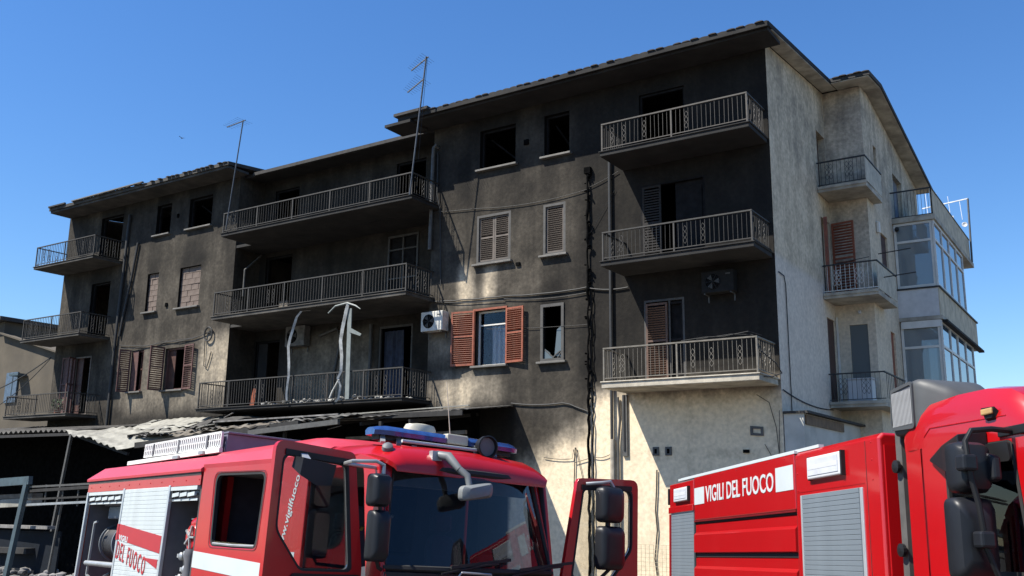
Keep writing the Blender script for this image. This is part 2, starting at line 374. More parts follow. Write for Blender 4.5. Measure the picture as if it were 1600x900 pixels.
def soot_side(y, z):
    n = .5 * nz(y, z, 60, .3) + .15 * nz(y * 2.5, z * .4, 63)
    s = .22 + .08 * sm(7, 11, z)
    s = s * sm(5.7, 5.95, z + .06 * nz(y, z, 2, 2)) + .06 * (1 - sm(2.2, 2.6, z))
    return max(0, min(1, s * (1 + n)))
def tint_side(y, z): return .15 + .85 * (1 - sm(5.82, 5.98, z + .05 * nz(y, z, 2, 1.5)))

def wall(name, o, u, a0, a1, z0, z1, soot, tint, holes, normal, top=None, step=.2, depth=.28, jamb_mat=None):
    """gridded wall: point = o + u*a + z; holes (a0,a1,z0,z1) with real reveals going inwards"""
    o = Vector(o); u = Vector(u); nv = Vector(normal)
    def cuts(lo, hi, ex):
        n = max(1, round((hi - lo) / step)); c = [lo + (hi - lo) * i / n for i in range(n + 1)]
        ex = [e for e in ex if lo < e < hi]
        c = [q for q in c if q in (lo, hi) or all(abs(q - e) > step * .35 for e in ex)]
        return sorted(set(c + ex))
    A = cuts(a0, a1, [e for h in holes for e in h[:2]]); Z = cuts(z0, z1, [e for h in holes for e in h[2:]])
    vs = []; so = []; ti = []
    for z in Z:
        for a in A:
            zz = min(z, top(a)) if top else z
            vs.append(o + u * a + Vector((0, 0, zz))); so.append(soot(a, zz)); ti.append(tint(a, zz) if callable(tint) else tint)
    n = len(A); fs = []
    for j in range(len(Z) - 1):
        for i in range(n - 1):
            am = (A[i] + A[i + 1]) / 2; zm = (Z[j] + Z[j + 1]) / 2
            if any(h[0] < am < h[1] and h[2] < zm < h[3] for h in holes): continue
            if top and Z[j] >= max(top(A[i]), top(A[i + 1])): continue
            fs.append((j * n + i, j * n + i + 1, (j + 1) * n + i + 1, (j + 1) * n + i))
    for h in holes:                                   # reveals
        c = [(h[0], h[2]), (h[1], h[2]), (h[1], h[3]), (h[0], h[3])]; k = len(vs)
        for dd in (0, depth):
            for a, z in c: vs.append(o + u * a + Vector((0, 0, z)) - nv * dd); so.append(min(1, soot(a, z) + .05)); ti.append(0)
        for i in range(4): j = (i + 1) % 4; fs.append((k + i, k + j, k + 4 + j, k + 4 + i))
    me = bpy.data.meshes.new(name); me.from_pydata([tuple(v) for v in vs], [], fs)
    for nm, d in (('soot', so), ('tint', ti)):
        at = me.attributes.new(nm, 'FLOAT', 'POINT'); at.data.foreach_set('value', d)
    me.materials.append(M['plaster']); b = bmesh.new(); b.from_mesh(me)
    bmesh.ops.dissolve_degenerate(b, edges=b.edges, dist=1e-4)
    b.normal_update()
    for f in b.faces:
        pass
    b.to_mesh(me); b.free()
    ob = bpy.data.objects.new(name, me); COL.objects.link(ob); attach(ob, bld); return ob

def halo(holes, f):
    def g(x, z):
        s = f(x, z); k = 0
        for h in holes:
            c = (h[0] + h[1]) / 2; w = (h[1] - h[0]) / 2; t = z - h[3]
            if -.5 < t < 2.2: k = max(k, (1 - sm(w * .8, w * 1.5 + .25 * max(0, t), abs(x - c + .2 * nz(x, z, 3, 1.2)))) * (1 - sm(.2, 2.0, t)) * sm(-.5, 0, t))
        return min(.985, s + (1 - s) * .62 * k)
    return g
# floor levels of the balcony slabs (underside) and openings
FZ = dict(C=(2.58, 5.76, 8.78), B=(2.54, 5.70, 8.68), A=(2.66, 5.80, 8.90))
holes_C = dict(w1=(-16.40, -15.08, 9.70, 10.98), w2=(-14.06, -13.20, 9.68, 10.98), d3=(-10.95, -9.60, 8.94, 10.92),
               w3=(-16.46, -15.22, 6.71, 8.24), w4=(-14.08, -13.33, 6.68, 8.22), d2=(-10.95, -9.08, 5.92, 8.26),
               w5=(-16.44, -15.34, 3.62, 5.28), w6=(-14.14, -13.37, 3.60, 5.25), d1=(-10.9, -9.75, 2.74, 5.04))
holes_A = dict(d3=(-36.05, -34.55, 9.06, 11.12), w1=(-32.32, -31.42, 9.84, 11.08), w2=(-30.30, -28.95, 9.82, 11.04),
               d2=(-36.29, -35.0, 5.96, 8.30), w3=(-32.55, -31.85, 6.74, 8.30), w4=(-30.55, -29.32, 6.72, 8.31),
               d1=(-36.9, -35.8, 2.84, 5.25), w5=(-33.08, -32.33, 3.64, 5.25), w6=(-31.0, -29.83, 3.60, 5.20))
holes_B = dict(d3a=(-26.81, -25.54, 8.86, 11.1), d3b=(-20.80, -19.5, 8.86, 11.1), d2a=(-27.1, -25.71, 5.88, 8.52), d2b=(-21.04, -19.71, 5.88, 8.5),
               d1a=(-27.35, -26.1, 2.72, 5.34), d1b=(-21.3, -19.85, 2.72, 5.4))
zlow = -5
ridge = lambda y: ZT + (y - YF) * .105 if y < 28.9 else ZT + (28.9 - YF) * .105 - (y - 28.9) * .16
wall('wall', (0, YF, 0), (1, 0, 0), XC0, XC1, zlow, ZT, halo([holes_C[k] for k in ('w1', 'w2', 'd3', 'd2', 'w6')], soot_shade_C), 0, holes_C.values(), (0, -1, 0))
wall('wall', (0, YF, 0), (1, 0, 0), XA0, XA1, zlow, ZT, halo([holes_A[k] for k in ('w1', 'w2', 'd3', 'd2', 'd1', 'w3', 'w4')], soot_A), 0, holes_A.values(), (0, -1, 0))
wall('wall', (0, YB, 0), (1, 0, 0), XA1, XC0, zlow, ZT, soot_B, 0, holes_B.values(), (0, -1, 0))
wall('wall', (XA1, 0, 0), (0, 1, 0), YF, 30, zlow, ZT, lambda a, z: .95, 0, [], (1, 0, 0), step=.4)
wall('wall', (XC0, 0, 0), (0, 1, 0), YF, 30, zlow, ZT, lambda a, z: .93, 0, [], (-1, 0, 0), step=.4)
wall('wall', (XA0, 0, 0), (0, 1, 0), YF, 36, zlow, 13, lambda a, z: .7, 0, [], (-1, 0, 0), top=lambda y: ridge(y) + .115, step=.4)
side_holes = [(27.12, 27.98, 8.74, 10.62), (27.12, 27.98, 5.58, 7.95), (27.15, 27.95, 2.5, 4.98)]
wall('wall', (XC1, 0, 0), (0, 1, 0), YF, YJ, zlow, 13, soot_side, tint_side, side_holes, (1, 0, 0), top=ridge)
wall('wall', (0, YJ, 0), (1, 0, 0), XC1, XJ, zlow, ridge(YJ), lambda a, z: .12 + .22 * sm(5.8, 6.2, z), .45, [(-6.93, -6.42, 3.30, 4.85)], (0, -1, 0))
jut_holes = [(29.35, 29.75, 9.6, 10.65), (29.55, 30.45, 5.75, 7.9), (30.0, 30.6, 2.55, 4.9), (31.95, 33.3, 8.75, 10.5)]
wall('wall', (XJ, 0, 0), (0, 1, 0), YJ, 36, zlow, 13, lambda a, z: .1 + .22 * sm(7.5, 10, z) + .1 * nz(a, z, 7, .6), .3, jut_holes, (1, 0, 0), top=ridge)
wall('wall', (0, 36, 0), (1, 0, 0), XA0, XJ, zlow, ridge(36), lambda a, z: .4, 0, [], (0, 1, 0), step=1)
# charred rooms behind the openings
for n_, (x0, x1, y0) in dict(A=(XA0 + .3, XA1 - .3, YF), B=(XA1 + .1, XC0 - .1, YB), C=(XC0 + .3, XC1 - .3, YF)).items():
    m = MB().box(x0, x1, y0 + 3.0, y0 + 3.15, -4.5, 11.92 if n_ == 'A' else 11.86); m.build('interior_wall', M['char'], bld)
    m = MB()
    for z in FZ[n_]: m.box(x0, x1, y0 + .3, y0 + 3.0, z - .05, z + .1)
    m.build('interior_floor', M['char'], bld)
MB().box(XC1 - 2.6, XC1 - 2.5, 25.95, 35.7, -4.5, 11.4).build('interior_wall', M['cabin'], bld)

# roofs
def roof(x0, x1, ye, ze, over=0, yend=36.6, th=.13, m=None, r2=None):
    zr = ze + (28.9 - ye) * .105; zb = zr - (yend - 28.9) * .16
    p = MB(); pr = [(ye, ze), (28.9, zr), (yend, zb)]
    top = [(y, z + .10) for y, z in pr]; bot = [(y, z - .03) for y, z in pr]
    p.prism(top + bot[::-1], lambda a, b, w: (w, a, b), x0, x1); return p.build('roof', M['midcon'] if m is None else m, bld)
rC = roof(-18.85, -6.86, 21.72, 11.52, m=M['sootcon'])
rA = roof(-38.40, -26.95, 21.72, 11.58)
rB = roof(-27.44, -18.23, 22.95, 11.46, m=M['sootcon'])
rJ = roof(-6.855, -5.72, 27.3, 12.11, m=M['rooftop'])
zj = 12.11 + (28.9 - 27.3) * .105
p = MB(); p.prism([(27.34, 12.075), (28.9, zj - .035), (36.5, zj - .035 - 7.6 * .16), (36.5, zj - .06 - 7.6 * .16), (28.9, zj - .06), (27.34, 12.05)], lambda a, b, w: (w, a, b), -6.84, -5.76); p.build('soffit', M['concrete'], bld)
# soffit lining below roof C and A front overhang
MB().box(-18.8, -6.9, 21.78, 22.74, 11.40, 11.485).build('soffit', M['sootcon'], bld)
MB().box(-38.36, -27.0, 21.78, 22.74, 11.46, 11.545).build('soffit', M['midcon'], bld)
p = MB(); p.prism([(22.0, 11.505), (28.0, 12.13), (28.0, 12.11), (22.0, 11.485)], lambda a, b, w: (w, a, b), -7.28, -6.865); p.build('soffit', M['concrete'], bld)
# gutters and clay tiles along the eaves
def tile_mesh():
    m = MB(); n = 6; ring = lambda y, z, r: [(r * cos(pi * k / n), y, z + r * .26 * sin(pi * k / n)) for k in range(n + 1)]
    m.loft([ring(0, 0, .115), ring(.5, .055, .10)]); return m.mesh('roof_tile', M['tile'])
tm = tile_mesh()
for rf, x0, x1, z, y in ((rC, -18.8, -6.95, 11.625, 21.66), (rA, -38.36, -27.0, 11.685, 21.66), (rJ, -6.8, -5.75, 12.215, 27.25)):
    n = int((x1 - x0) / .25)
    for i in range(n + 1):
        rr = random.Random(i * 3 + int(x0))
        if x0 < -30 and (i in (3, 4, 5, 6, 31) or rr.random() < .10): continue
        if x0 > -10: pass
        inst('roof_tile', tm, rf, (x0 + .125 + i * .25 * (x1 - x0) / (n * .25 + .25), y + rr.uniform(-.05, .03), z - .035 + rr.uniform(0, .008)), (rr.uniform(-.02, .05), 0, rr.uniform(-.06, .06)))
m = MB().box(-18.85, -6.87, 21.655, 21.715, 11.46, 11.60); m.build('gutter', M['sootcon'], bld)
MB().box(-26.9, -18.25, 22.86, 22.948, 11.44, 11.56).build('gutter', M['rooftop'], bld)
# loose boards and torn flashing on the left roof, and the ragged left end of roof C
MB().beam((-36.6, 21.64, 11.69), (-31.9, 21.68, 11.73), .10, .04).build('flashing', M['sill'], bld)
MB().beam((-38.3, 21.64, 11.69), (-37.2, 21.7, 11.72), .08, .06).build('flashing', M['rooftop'], bld)
MB().box(-19.35, -18.3, 21.6, 22.5, 11.33, 11.42).build('flashing', M['sootcon'], bld)
MB().box(-18.95, -17.6, 21.55, 22.2, 11.60, 11.69).build('flashing', M['rooftop'], bld)

# ---------------- windows, sills, shutters
def sill(x0, x1, z, y=YF): MB().box(x0 - .09, x1 + .09, y - .13, y + .1, z - .06, z).build('window_sill', M['sill'], bld, bevel=.008)
def each(name, boxes, mt, p=None):
    for q in boxes: MB().box(*q).build(name, mt, p or bld)
for k in ('w1', 'w2', 'w3', 'w4', 'w5', 'w6'):
    sill(*holes_C[k][:2], holes_C[k][2]); sill(*holes_A[k][:2], holes_A[k][2])
SL = {}
def slat_mesh(w, mt):
    key = (round(w, 3), mt.name)
    if key not in SL:
        m = MB(); c, s_ = cos(R(38)), sin(R(38)); a = [(-.028, -.004), (.028, -.004), (.028, .004), (-.028, .004)]
        pts = [(c * p + s_ * q, -s_ * p + c * q) for p, q in a]
        m.prism(pts, lambda y, z, x: (x, y, z), -w / 2, w / 2); SL[key] = m.mesh('slat', mt)
    return SL[key]
def shutter(hinge, ang, w, z0, z1, mt, slats=True, parent=None, pitch=.062, mid=True, side=1, label=None):
    """louvred leaf hinged at a point; ang = direction of the leaf in the plan (world degrees)"""
    hx, hy = hinge; d = Vector((cos(R(ang)), sin(R(ang)), 0)); nrm = Vector((-d.y, d.x, 0)); h = z1 - z0
    f = .055; base = Vector((hx, hy, z0)); m = MB(); t = .02
    def bx(a0, a1, b0, b1): 
        vs = [base + d * a + nrm * n_ + Vector((0, 0, b)) for b in (b0, b1) for n_ in (-t, t) for a in (a0, a1)]
        m.add(vs, [(0, 2, 3, 1), (4, 5, 7, 6), (0, 1, 5, 4), (2, 6, 7, 3), (0, 4, 6, 2), (1, 3, 7, 5)])
    bx(0, f, 0, h); bx(w - f, w, 0, h); bx(f, w - f, 0, f * 1.2); bx(f, w - f, h - f, h)
    if mid: bx(f, w - f, h * .52, h * .52 + f)
    o = m.build('shutter', mt, parent or bld)
    if label: o['label'] = label
    if slats:
        me = slat_mesh(w - 2 * f, mt); z = f * 1.2 + .035
        while z < h - f - .02:
            if not (mid and h * .52 - .03 < z < h * .52 + f + .02):
                s = inst('slat', me, o, base + d * (w / 2) + Vector((0, 0, z)), (0, 0, R(ang if side > 0 else ang + 180)))
            z += pitch
    return o
def frame(x0, x1, z0, z1, y, mt, w=.07, mull=(), bars=(), pane=None, name='window'):
    m = MB(); fn = lambda a, b, c: (a, c, b)
    m.plate([(x0, z0), (x1, z0), (x1, z1), (x0, z1)], [[(x0 + w, z0 + w), (x1 - w, z0 + w), (x1 - w, z1 - w), (x0 + w, z1 - w)]], fn, y - .03, y + .04)
    for a in mull: m.box(a - w * .4, a + w * .4, y - .025, y + .035, z0 + w, z1 - w)
    for b in bars: m.box(x0 + w, x1 - w, y - .022, y + .032, b - w * .35, b + w * .35)
    o = m.build(name, mt, bld)
    if pane:
        MB().box(x0 + w, x1 - w, y, y + .006, z0 + w, z1 - w).build('pane', pane, o)
    return o
# wall C: half-closed double shutter, single shutter (burnt frames round both)
h = holes_C['w3']; fr = frame(*h, YF + .03, M['frame_grey'], .075)
mid_ = (h[0] + h[1]) / 2
shutter((h[0] + .07, YF + .07), 0, mid_ - h[0] - .075, h[2] + .07, h[3] - .07, M['wood_grey']); shutter((mid_ + .005, YF + .07), 0, mid_ - h[0] - .075, h[2] + .07, h[3] - .07, M['wood_grey'])
MB().box(h[0], h[1], YF + .13, YF + .15, h[2], h[3]).build('window_board', M['char'], bld)
h = holes_C['w4']; frame(*h, YF + .03, M['frame_grey'], .075)
shutter((h[0] + .075, YF + .07), 0, h[1] - h[0] - .15, h[2] + .07, h[3] - .07, M['wood_grey'], mid=False)
MB().box(h[0], h[1], YF + .13, YF + .15, h[2], h[3]).build('window_board', M['char'], bld)
for hs_, kk in ((holes_C, ('w1', 'w2')), (holes_A, ('w1', 'w2'))):
    for q in kk:
        h = hs_[q]; frame(h[0] + .005, h[1] - .005, h[2] + .005, h[3] - .005, YF + .16, M['charwood'], .06)
        MB().beam((h[0] + .1, YF + .5, h[3] - .15), (h[1] - .3, YF + .9, h[2] + .3), .05).build('fallen_batten', M['charwood'], bld)
# red-brown shutters thrown open round the curtained window
h = holes_C['w5']
fr = frame(*h, YF + .2, M['frame_white'], .055, bars=(h[3] - .42,), pane=glass('clear_window_glass', (.88, .9, .92), (.02, .02, .03), -.035, .95))
shutter((h[0] - .02, YF - .035), 188, .78, h[2] + .03, h[3] + .02, M['wood_red'], side=-1, label='wide open left shutter bleached by the sun')
shutter((h[1] + .02, YF - .035), -7, .66, h[2] + .03, h[3] - .01, M['wood_red'])
MB().box(h[0] - .07, h[0], YF - .04, YF + .05, h[2] - .02, h[3] + .05).box(h[1], h[1] + .05, YF - .03, YF + .05, h[2] - .02, h[3] + .05).box(h[0] - .07, h[1] + .05, YF - .035, YF + .05, h[3], h[3] + .06).build('window_frame', M['wood_red'], bld)
def curtain(x0, x1, y, z0, z1, mt, name='curtain', parent=None, fold=9, amp=.03):
    m = MB(); n = fold * 8; rows = 4
    vs = []
    for j in range(rows + 1):
        for i in range(n + 1):
            t = i / n; vs.append((x0 + (x1 - x0) * t, y + amp * sin(t * fold * 2 * pi + .6 * sin(j)) + .012 * sin(t * 37), z0 + (z1 - z0) * j / rows))
    m.add(vs, [(j * (n + 1) + i, j * (n + 1) + i + 1, (j + 1) * (n + 1) + i + 1, (j + 1) * (n + 1) + i) for j in range(rows) for i in range(n)])
    return m.build(name, mt, parent or bld, smooth=True, fix=False)
curtain(h[0] + .44, h[1] - .17, YF + .27, h[2] + .06, h[3] - .45, M['curtain'], fold=3)
MB().box(h[0] + .04, h[0] + .43, YF + .29, YF + .3, h[2] + .06, h[3] - .45).build('roller_blind', M['bluecurt'], bld)
h = holes_C['w6']; fr = frame(*h, YF - .005, M['frame_grey'], .085)
m = MB()      # what is left of the broken pane
for p in ([(-13.70, 3.75), (-13.46, 3.72), (-13.455, 4.62), (-13.62, 4.50)], [(-14.05, 3.69), (-13.75, 3.69), (-13.86, 3.86), (-14.02, 3.98)]): m.prism(p, lambda a, b, c: (a, c, b), YF + .02, YF + .026)
m.build('broken_pane', G_FROST, fr)
MB().beam((-14.02, YF + .03, 3.95), (-13.72, YF + .02, 3.70), .03).beam((-13.75, YF + .03, 3.72), (-13.5, YF, 3.88), .03).beam((-13.6, YF + .03, 3.70), (-13.46, YF, 3.86), .025).build('frame_splinter', M['frame_grey'], fr)
# doors on wall C: charred leaves
def leaf(x0, x1, z0, z1, y, mt, panels=2, name='door'):
    o = MB().box(x0, x1, y, y + .05, z0, z1).build(name, mt, bld); h_ = (z1 - z0 - .15) / panels
    for i in range(panels):
        a = z0 + .1 + i * h_; MB().box(x0 + .1, x1 - .1, y - .018, y - .001, a, a + h_ - .12).build('door_panel', mt, o, bevel=.008)
    return o
h = holes_C['d2']; leaf(h[0] + .98, h[1] - .03, h[2], h[3] - .04, YF + .12, M['charwood'])
shutter((h[0] + .05, YF + .02), 0, .55, h[2] + .05, h[3] - .05, M['wood_shade'], mid=True, slats=False)
m = MB(); z = h[2] + .12
while z < h[3] - .15: m.box(h[0] + .11, h[0] + .55, YF + .005, YF + .03, z, z + .042); z += .075
m.build('louvre', M['wood_shade'], bld)
frame(h[0] + .0, h[1], h[2], h[3], YF + .03, M['charwood'], .05, name='door_frame')
h = holes_C['d1']; frame(*h, YF + .03, M['frame_grey'], .055, mull=((h[0] + h[1]) / 2 + .15,), name='door_frame')
shutter((h[0] + .06, YF - .02), 0, .62, h[2] + .05, h[3] - .1, M['wood_brown'], mid=True)
shutter((h[0] + .70, YF + .04), 0, .40, h[2] + .05, h[3] - .1, M['charwood'], mid=True, slats=False)
MB().box(h[0] + .06, h[1] - .06, YF + .12, YF + .14, h[2], h[3]).build('door', M['charwood'], bld)
h = holes_C['d3']; frame(*h, YF + .1, M['charwood'], .06, name='door_frame')
# wall A: bricked up windows
def bricked(h, rows, cols):
    o = MB().box(h[0], h[1], YF + .15, YF + .2, h[2], h[3]).build('window_infill', M['mortar'], bld)
    bw = (h[1] - h[0]) / cols; bh = (h[3] - h[2]) / rows
    me = MB().box(-bw / 2 + .008, bw / 2 - .008, -.04, .04, -bh / 2 + .008, bh / 2 - .008).mesh('brick', M['brick'])
    for j in range(rows):
        for i in range(cols):
            x = h[0] + (i + .5) * bw + (bw / 2 if j % 2 else 0); sc = 1
            if x + bw / 2 > h[1] + .01: x = h[1] - bw / 4; sc = .5
            inst('brick', me, o, (x, YF + .14 + random.uniform(-.012, .012), h[2] + (j + .5) * bh), (0, 0, random.uniform(-.02, .02)), (sc, 1, 1))
        if j % 2: inst('brick', me, o, (h[0] + bw / 4, YF + .14, h[2] + (j + .5) * bh), (0, 0, 0), (.5, 1, 1))
bricked(holes_A['w3'], 7, 2); bricked(holes_A['w4'], 7, 3)
# wall A: windows with open wooden shutters
h = holes_A['w5']; frame(h[0], h[1], h[2], h[3], YF + .12, M['wood_dull'], .06)
shutter((h[0] - .02, YF - .03), 255, .46, h[2] - .02, h[3] + .03, M['wood_dull'], side=-1, pitch=.08)
shutter((h[1], YF + .02), 158, .36, h[2] + .03, h[3] - .02, M['wood_dark'], slats=False)
MB().box(h[0] + .02, h[0] + .38, YF + .02, YF + .05, h[2] + .04, h[3] - .02).build('shutter_backing', M['wood_dull'], bld)
h = holes_A['w6']; frame(h[0], h[1], h[2], h[3], YF + .12, M['wood_dull'], .06)
shutter((h[0] - .02, YF - .03), 266, .60, h[2] - .02, h[3] + .05, M['wood_dull'], side=-1, pitch=.08)
shutter((h[1] + .02, YF - .04), -8, .62, h[2] - .02, h[3] + .05, M['wood_dull'], pitch=.08)
MB().box(h[0] + .06, h[0] + .42, YF + .16, YF + .2, h[2] + .04, h[3] - .04).build('window_leaf', M['wood_dark'], bld)
h = holes_A['d1']; frame(h[0], h[1] + .03, h[2], h[3], YF + .02, M['wood_grey'], .06, name='door_frame')
shutter((h[0] + .02, YF - .03), 196, .62, h[2] + .02, h[3], M['wood_dull'], slats=False); MB().box(h[0] - .57, h[0] - .02, YF - .13, YF - .02, h[2] + .06, h[3] - .06).build('shutter_panel', M['wood_dull'], bld)
shutter((h[0] + .06, YF - .02), -70, .42, h[2] + .02, h[3] - .03, M['wood_dull'], slats=False)
MB().box(h[0] + .1, h[0] + .5, YF + .06, YF + .09, h[2] + .02, h[3] - .05).build('door', M['wood_dark'], bld)
h = holes_A['d2']; frame(*h, YF + .15, M['charwood'], .06, name='door_frame')
h = holes_A['d3']; frame(*h, YF + .15, M['charwood'], .06, name='door_frame')
# wall B: burnt doors
for k in ('d3a', 'd3b', 'd2a', 'd1a'): frame(*holes_B[k], YB + .1, M['charwood'], .07, name='door_frame')
h = holes_B['d2b']; frame(*h, YB - .005, M['frame_grey'], .07, mull=((h[0] + h[1]) / 2,), bars=(7.0, 8.0), name='door_frame'); leaf(h[0] + .08, h[1] - .08, h[2], h[3] - .08, YB + .05, M['charwood'])
h = holes_B['d1a']; MB().box(h[0] + .15, h[0] + .62, YB + .02, YB + .06, h[2], h[3] - .1).build('door', M['sootcon'], bld)
h = holes_B['d1b']; frame(*h, YB + .04, M['frame_grey'], .07, name='door_frame'); curtain(h[0] + .1, h[0] + .95, YB + .18, h[2], h[3] - .15, M['bluecurt'], fold=4)
# a pale door panel behind the middle balcony and laundry-coloured rag
MB().box(-26.2, -25.75, YB - .06, YB - .02, 5.86, 6.75).build('panel', M['beam_p'], bld)
MB().prism([(-27.0, 2.7), (-26.7, 2.7), (-26.62, 3.5), (-26.75, 3.55)], lambda a, b, c: (a, c, b), YB - .5, YB - .46).build('panel', M['wood_red'], bld)

# ---------------- balconies
BARS = MB()
def bar_mesh(h_, mt, t=.013):
    k = ('bar', round(h_, 3), mt.name)
    if k not in SL: SL[k] = MB().box(-t * .33, t * .33, -t * .33, t * .33, 0, h_).mesh('bar', mt)
    return SL[k]
def orn_mesh(mt, axis):
    k = ('orn', mt.name, axis)
    if k not in SL:
        m = MB()
        for sgn in (1, -1):
            pts = []
            for i in range(19):
                t = i / 18; off = sgn * .045 * sin(t * 3 * pi)
                pts.append((off, 0, .46 * t - .23) if axis == 'x' else (0, off, .46 * t - .23))
            m.tube(pts, .0065, 4)
        SL[k] = m.mesh('ornament', mt)
    return SL[k]
def balcony(x0, x1, y0, yw, zb, zr, mt, slab_mt, single=True, orn=(), left=True, right=True, nposts=3, th=.15, sp=.12, orn_side=2, bend=None):
    """slab from x0 to x1, outer edge y0, wall yw, underside zb, handrail top zr"""
    m = MB(); lip = .035
    m.box(x0, x1, y0, yw, zb + .02, zb + th); m.box(x0 - .03, x1 + .03, y0 - .03, yw, zb + th, zb + th + lip)
    b = m.build('balcony', slab_mt, bld, bevel=.012)
    yo, xl, xr = y0 + .05, x0 + .05, x1 - .05; zt = zr; zl = zb + th + lip + .07; hb = zt - .05 - zl
    hr = MB().box(xl - .02, xr + .02, yo - .025, yo + .025, zt - .035, zt)
    br = MB().box(xl, xr, yo - .012, yo + .012, zl, zl + .022)
    if left: hr.box(xl - .02, xl + .03, yo + .026, yw, zt - .0345, zt - .0005); br.box(xl - .012, xl + .012, yo + .013, yw, zl + .0005, zl + .0215)
    if right: hr.box(xr - .03, xr + .02, yo + .026, yw, zt - .0345, zt - .0005); br.box(xr - .012, xr + .012, yo + .013, yw, zl + .0005, zl + .0215)
    hr.build('handrail', mt, b); br.build('bottom_rail', mt, b)
    pm = MB().box(-.02, .02, -.02, .02, 0, zt - .036 - (zb + th + lip)).mesh('post', mt)
    px = [xl + (xr - xl) * i / (nposts - 1) for i in range(nposts)]
    for x in px: inst('post', pm, b, (x, yo, zb + th + lip))
    me = bar_mesh(hb, mt)
    pts = []
    n = round((xr - xl) / sp)
    for i in range(1, n): pts.append((xl + (xr - xl) * i / n, yo))
    ns = max(2, round((yw - yo) / sp))
    for on, x in ((left, xl), (right, xr)):
        if on:
            for i in range(1, ns): pts.append((x, yo + (yw - yo) * i / ns))
    pts = [p for p in pts if all(abs(p[0] - x) + abs(p[1] - yo) > .03 for x in px)]
    for x, y in pts:
        if single: inst('bar', me, b, (x + random.uniform(-.007, .007), y, zl + .02), (random.gauss(0, .006), random.gauss(0, .008), random.uniform(-.3, .3)))
        else: BARS.box(x - .0065, x + .0065, y - .0065, y + .0065, zl + .02, zt - .035)
    zo = zl + hb * .5
    for t in orn:
        i = round(t * n); inst('ornament', orn_mesh(mt, 'x'), b, (xl + (xr - xl) * (i + .5) / n, yo, zo))
    for on, x in ((left, xl), (right, xr)):
        if on and orn_side:
            for q in range(orn_side):
                i = round((q + 1) / (orn_side + 1) * ns); inst('ornament', orn_mesh(mt, 'y'), b, (x, yo + (yw - yo) * (i + .5) / ns, zo))
    return b
YO = 21.4
CX0, CX1 = -11.48, -7.36
bC1 = balcony(CX0, CX1, YO, YF, FZ['C'][0], 3.64, M['rail_light'], M['concrete'], orn=(.13, .58, .72, .87), th=.16)
bC2 = balcony(CX0, CX1, YO, YF, FZ['C'][1], 6.71, M['rail_mid'], M['sootcon'], orn=(.13, .3, .55, .68), th=.13)
bC3 = balcony(CX0, CX1, YO, YF, FZ['C'][2], 9.73, M['rail_tan'], M['sootcon'], orn=(.07, .16, .3, .58), th=.13)
bB3 = balcony(-26.65, -17.95, YO, YF + .02, FZ['B'][2], 9.57, M['rail_mid'], M['sootcon'], orn=(.03, .06), nposts=6, th=.12)
MB().box(XA1 + .005, XC0 - .005, YF + .022, YB, FZ['B'][2] + .02, FZ['B'][2] + .12).build('balcony_floor', M['sootcon'], bld)
bB2 = balcony(-26.82, -18.05, YO, YF + .02, FZ['B'][1], 6.71, M['rail_mid'], M['midcon'], single=False, orn=(.30, .33), nposts=6, th=.12)
MB().box(XA1 + .005, XC0 - .005, YF + .022, YB, FZ['B'][1] + .02, FZ['B'][1] + .12).build('balcony_floor', M['midcon'], bld)
bB1 = balcony(-27.25, -18.05, YO, YF + .02, FZ['B'][0], 3.57, M['rail_mid'], M['sootcon'], single=False, orn=(.3, .34, .58, .64, .88, .92), nposts=7, th=.1)
MB().box(XA1 + .005, XC0 - .005, YF + .022, YB, FZ['B'][0] + .02, FZ['B'][0] + .10).build('balcony_floor', M['sootcon'], bld)
for i, (x0, x1) in enumerate(((-39.45, -35.0), (-38.85, -34.7), (-38.5, -34.3))):
    balcony(x0, x1, YO, YF, FZ['A'][i], (3.63, 6.80, 9.89)[i], M['rail_dark'], M['midcon'], single=False, orn=(.12, .2, .8, .9), th=.11)
o = BARS.build('balcony_bars', M['rail_dark'], bld); o['kind'] = 'stuff'
# flank balconies: barred front, solid sheet end
for i, (z, zr, mt) in enumerate(((2.38, 3.33, M['rail_black']), (5.45, 6.43, M['frame_white']), (8.60, 9.52, M['rail_black']))):
    xl, xr = XC1 + .02, (-5.80, -5.80, -5.93)[i]; y0 = 26.9; ye = (29.5, 29.3, 28.9)[i]
    m = MB().box(xl, xr, y0, YJ - .003, z, z + .13).box(XJ + .003, xr, YJ, ye, z, z + .13).box(xl, xr + .03, y0 - .03, y0 - .002, z + .08, z + .16)
    b = m.build('balcony', M['concrete'], bld)
    MB().box(xl, xr + .02, y0, y0 + .05, zr - .035, zr).box(xr - .03, xr + .02, y0 + .051, ye, zr - .035, zr).build('handrail', M['rail_black'], b)
    MB().box(xl, xr, y0 + .012, y0 + .036, z + .2, z + .222).build('bottom_rail', mt, b)
    me = bar_mesh(zr - z - .25, mt, .016)
    for q in range(1, 12): inst('bar', me, b, (xl + (xr - xl) * q / 12, y0 + .024, z + .22))
    for q in (2, 3, 7, 8): inst('ornament', orn_mesh(mt, 'x'), b, (xl + (xr - xl) * (q + .5) / 12, y0 + .024, z + .58))
    if i > 0: MB().box(xr - .012, xr, y0 + .03, ye - .02, z + .18, zr - .05).build('side_panel', mat('tan_sheet', (.5, .44, .33), .7, var=.25, dirt=(.22, .2, .16), dscale=2), b)
    else:
        for q in range(1, 13): inst('bar', me, b, (xr, y0 + .05 + (ye - y0) * q / 13, z + .22))
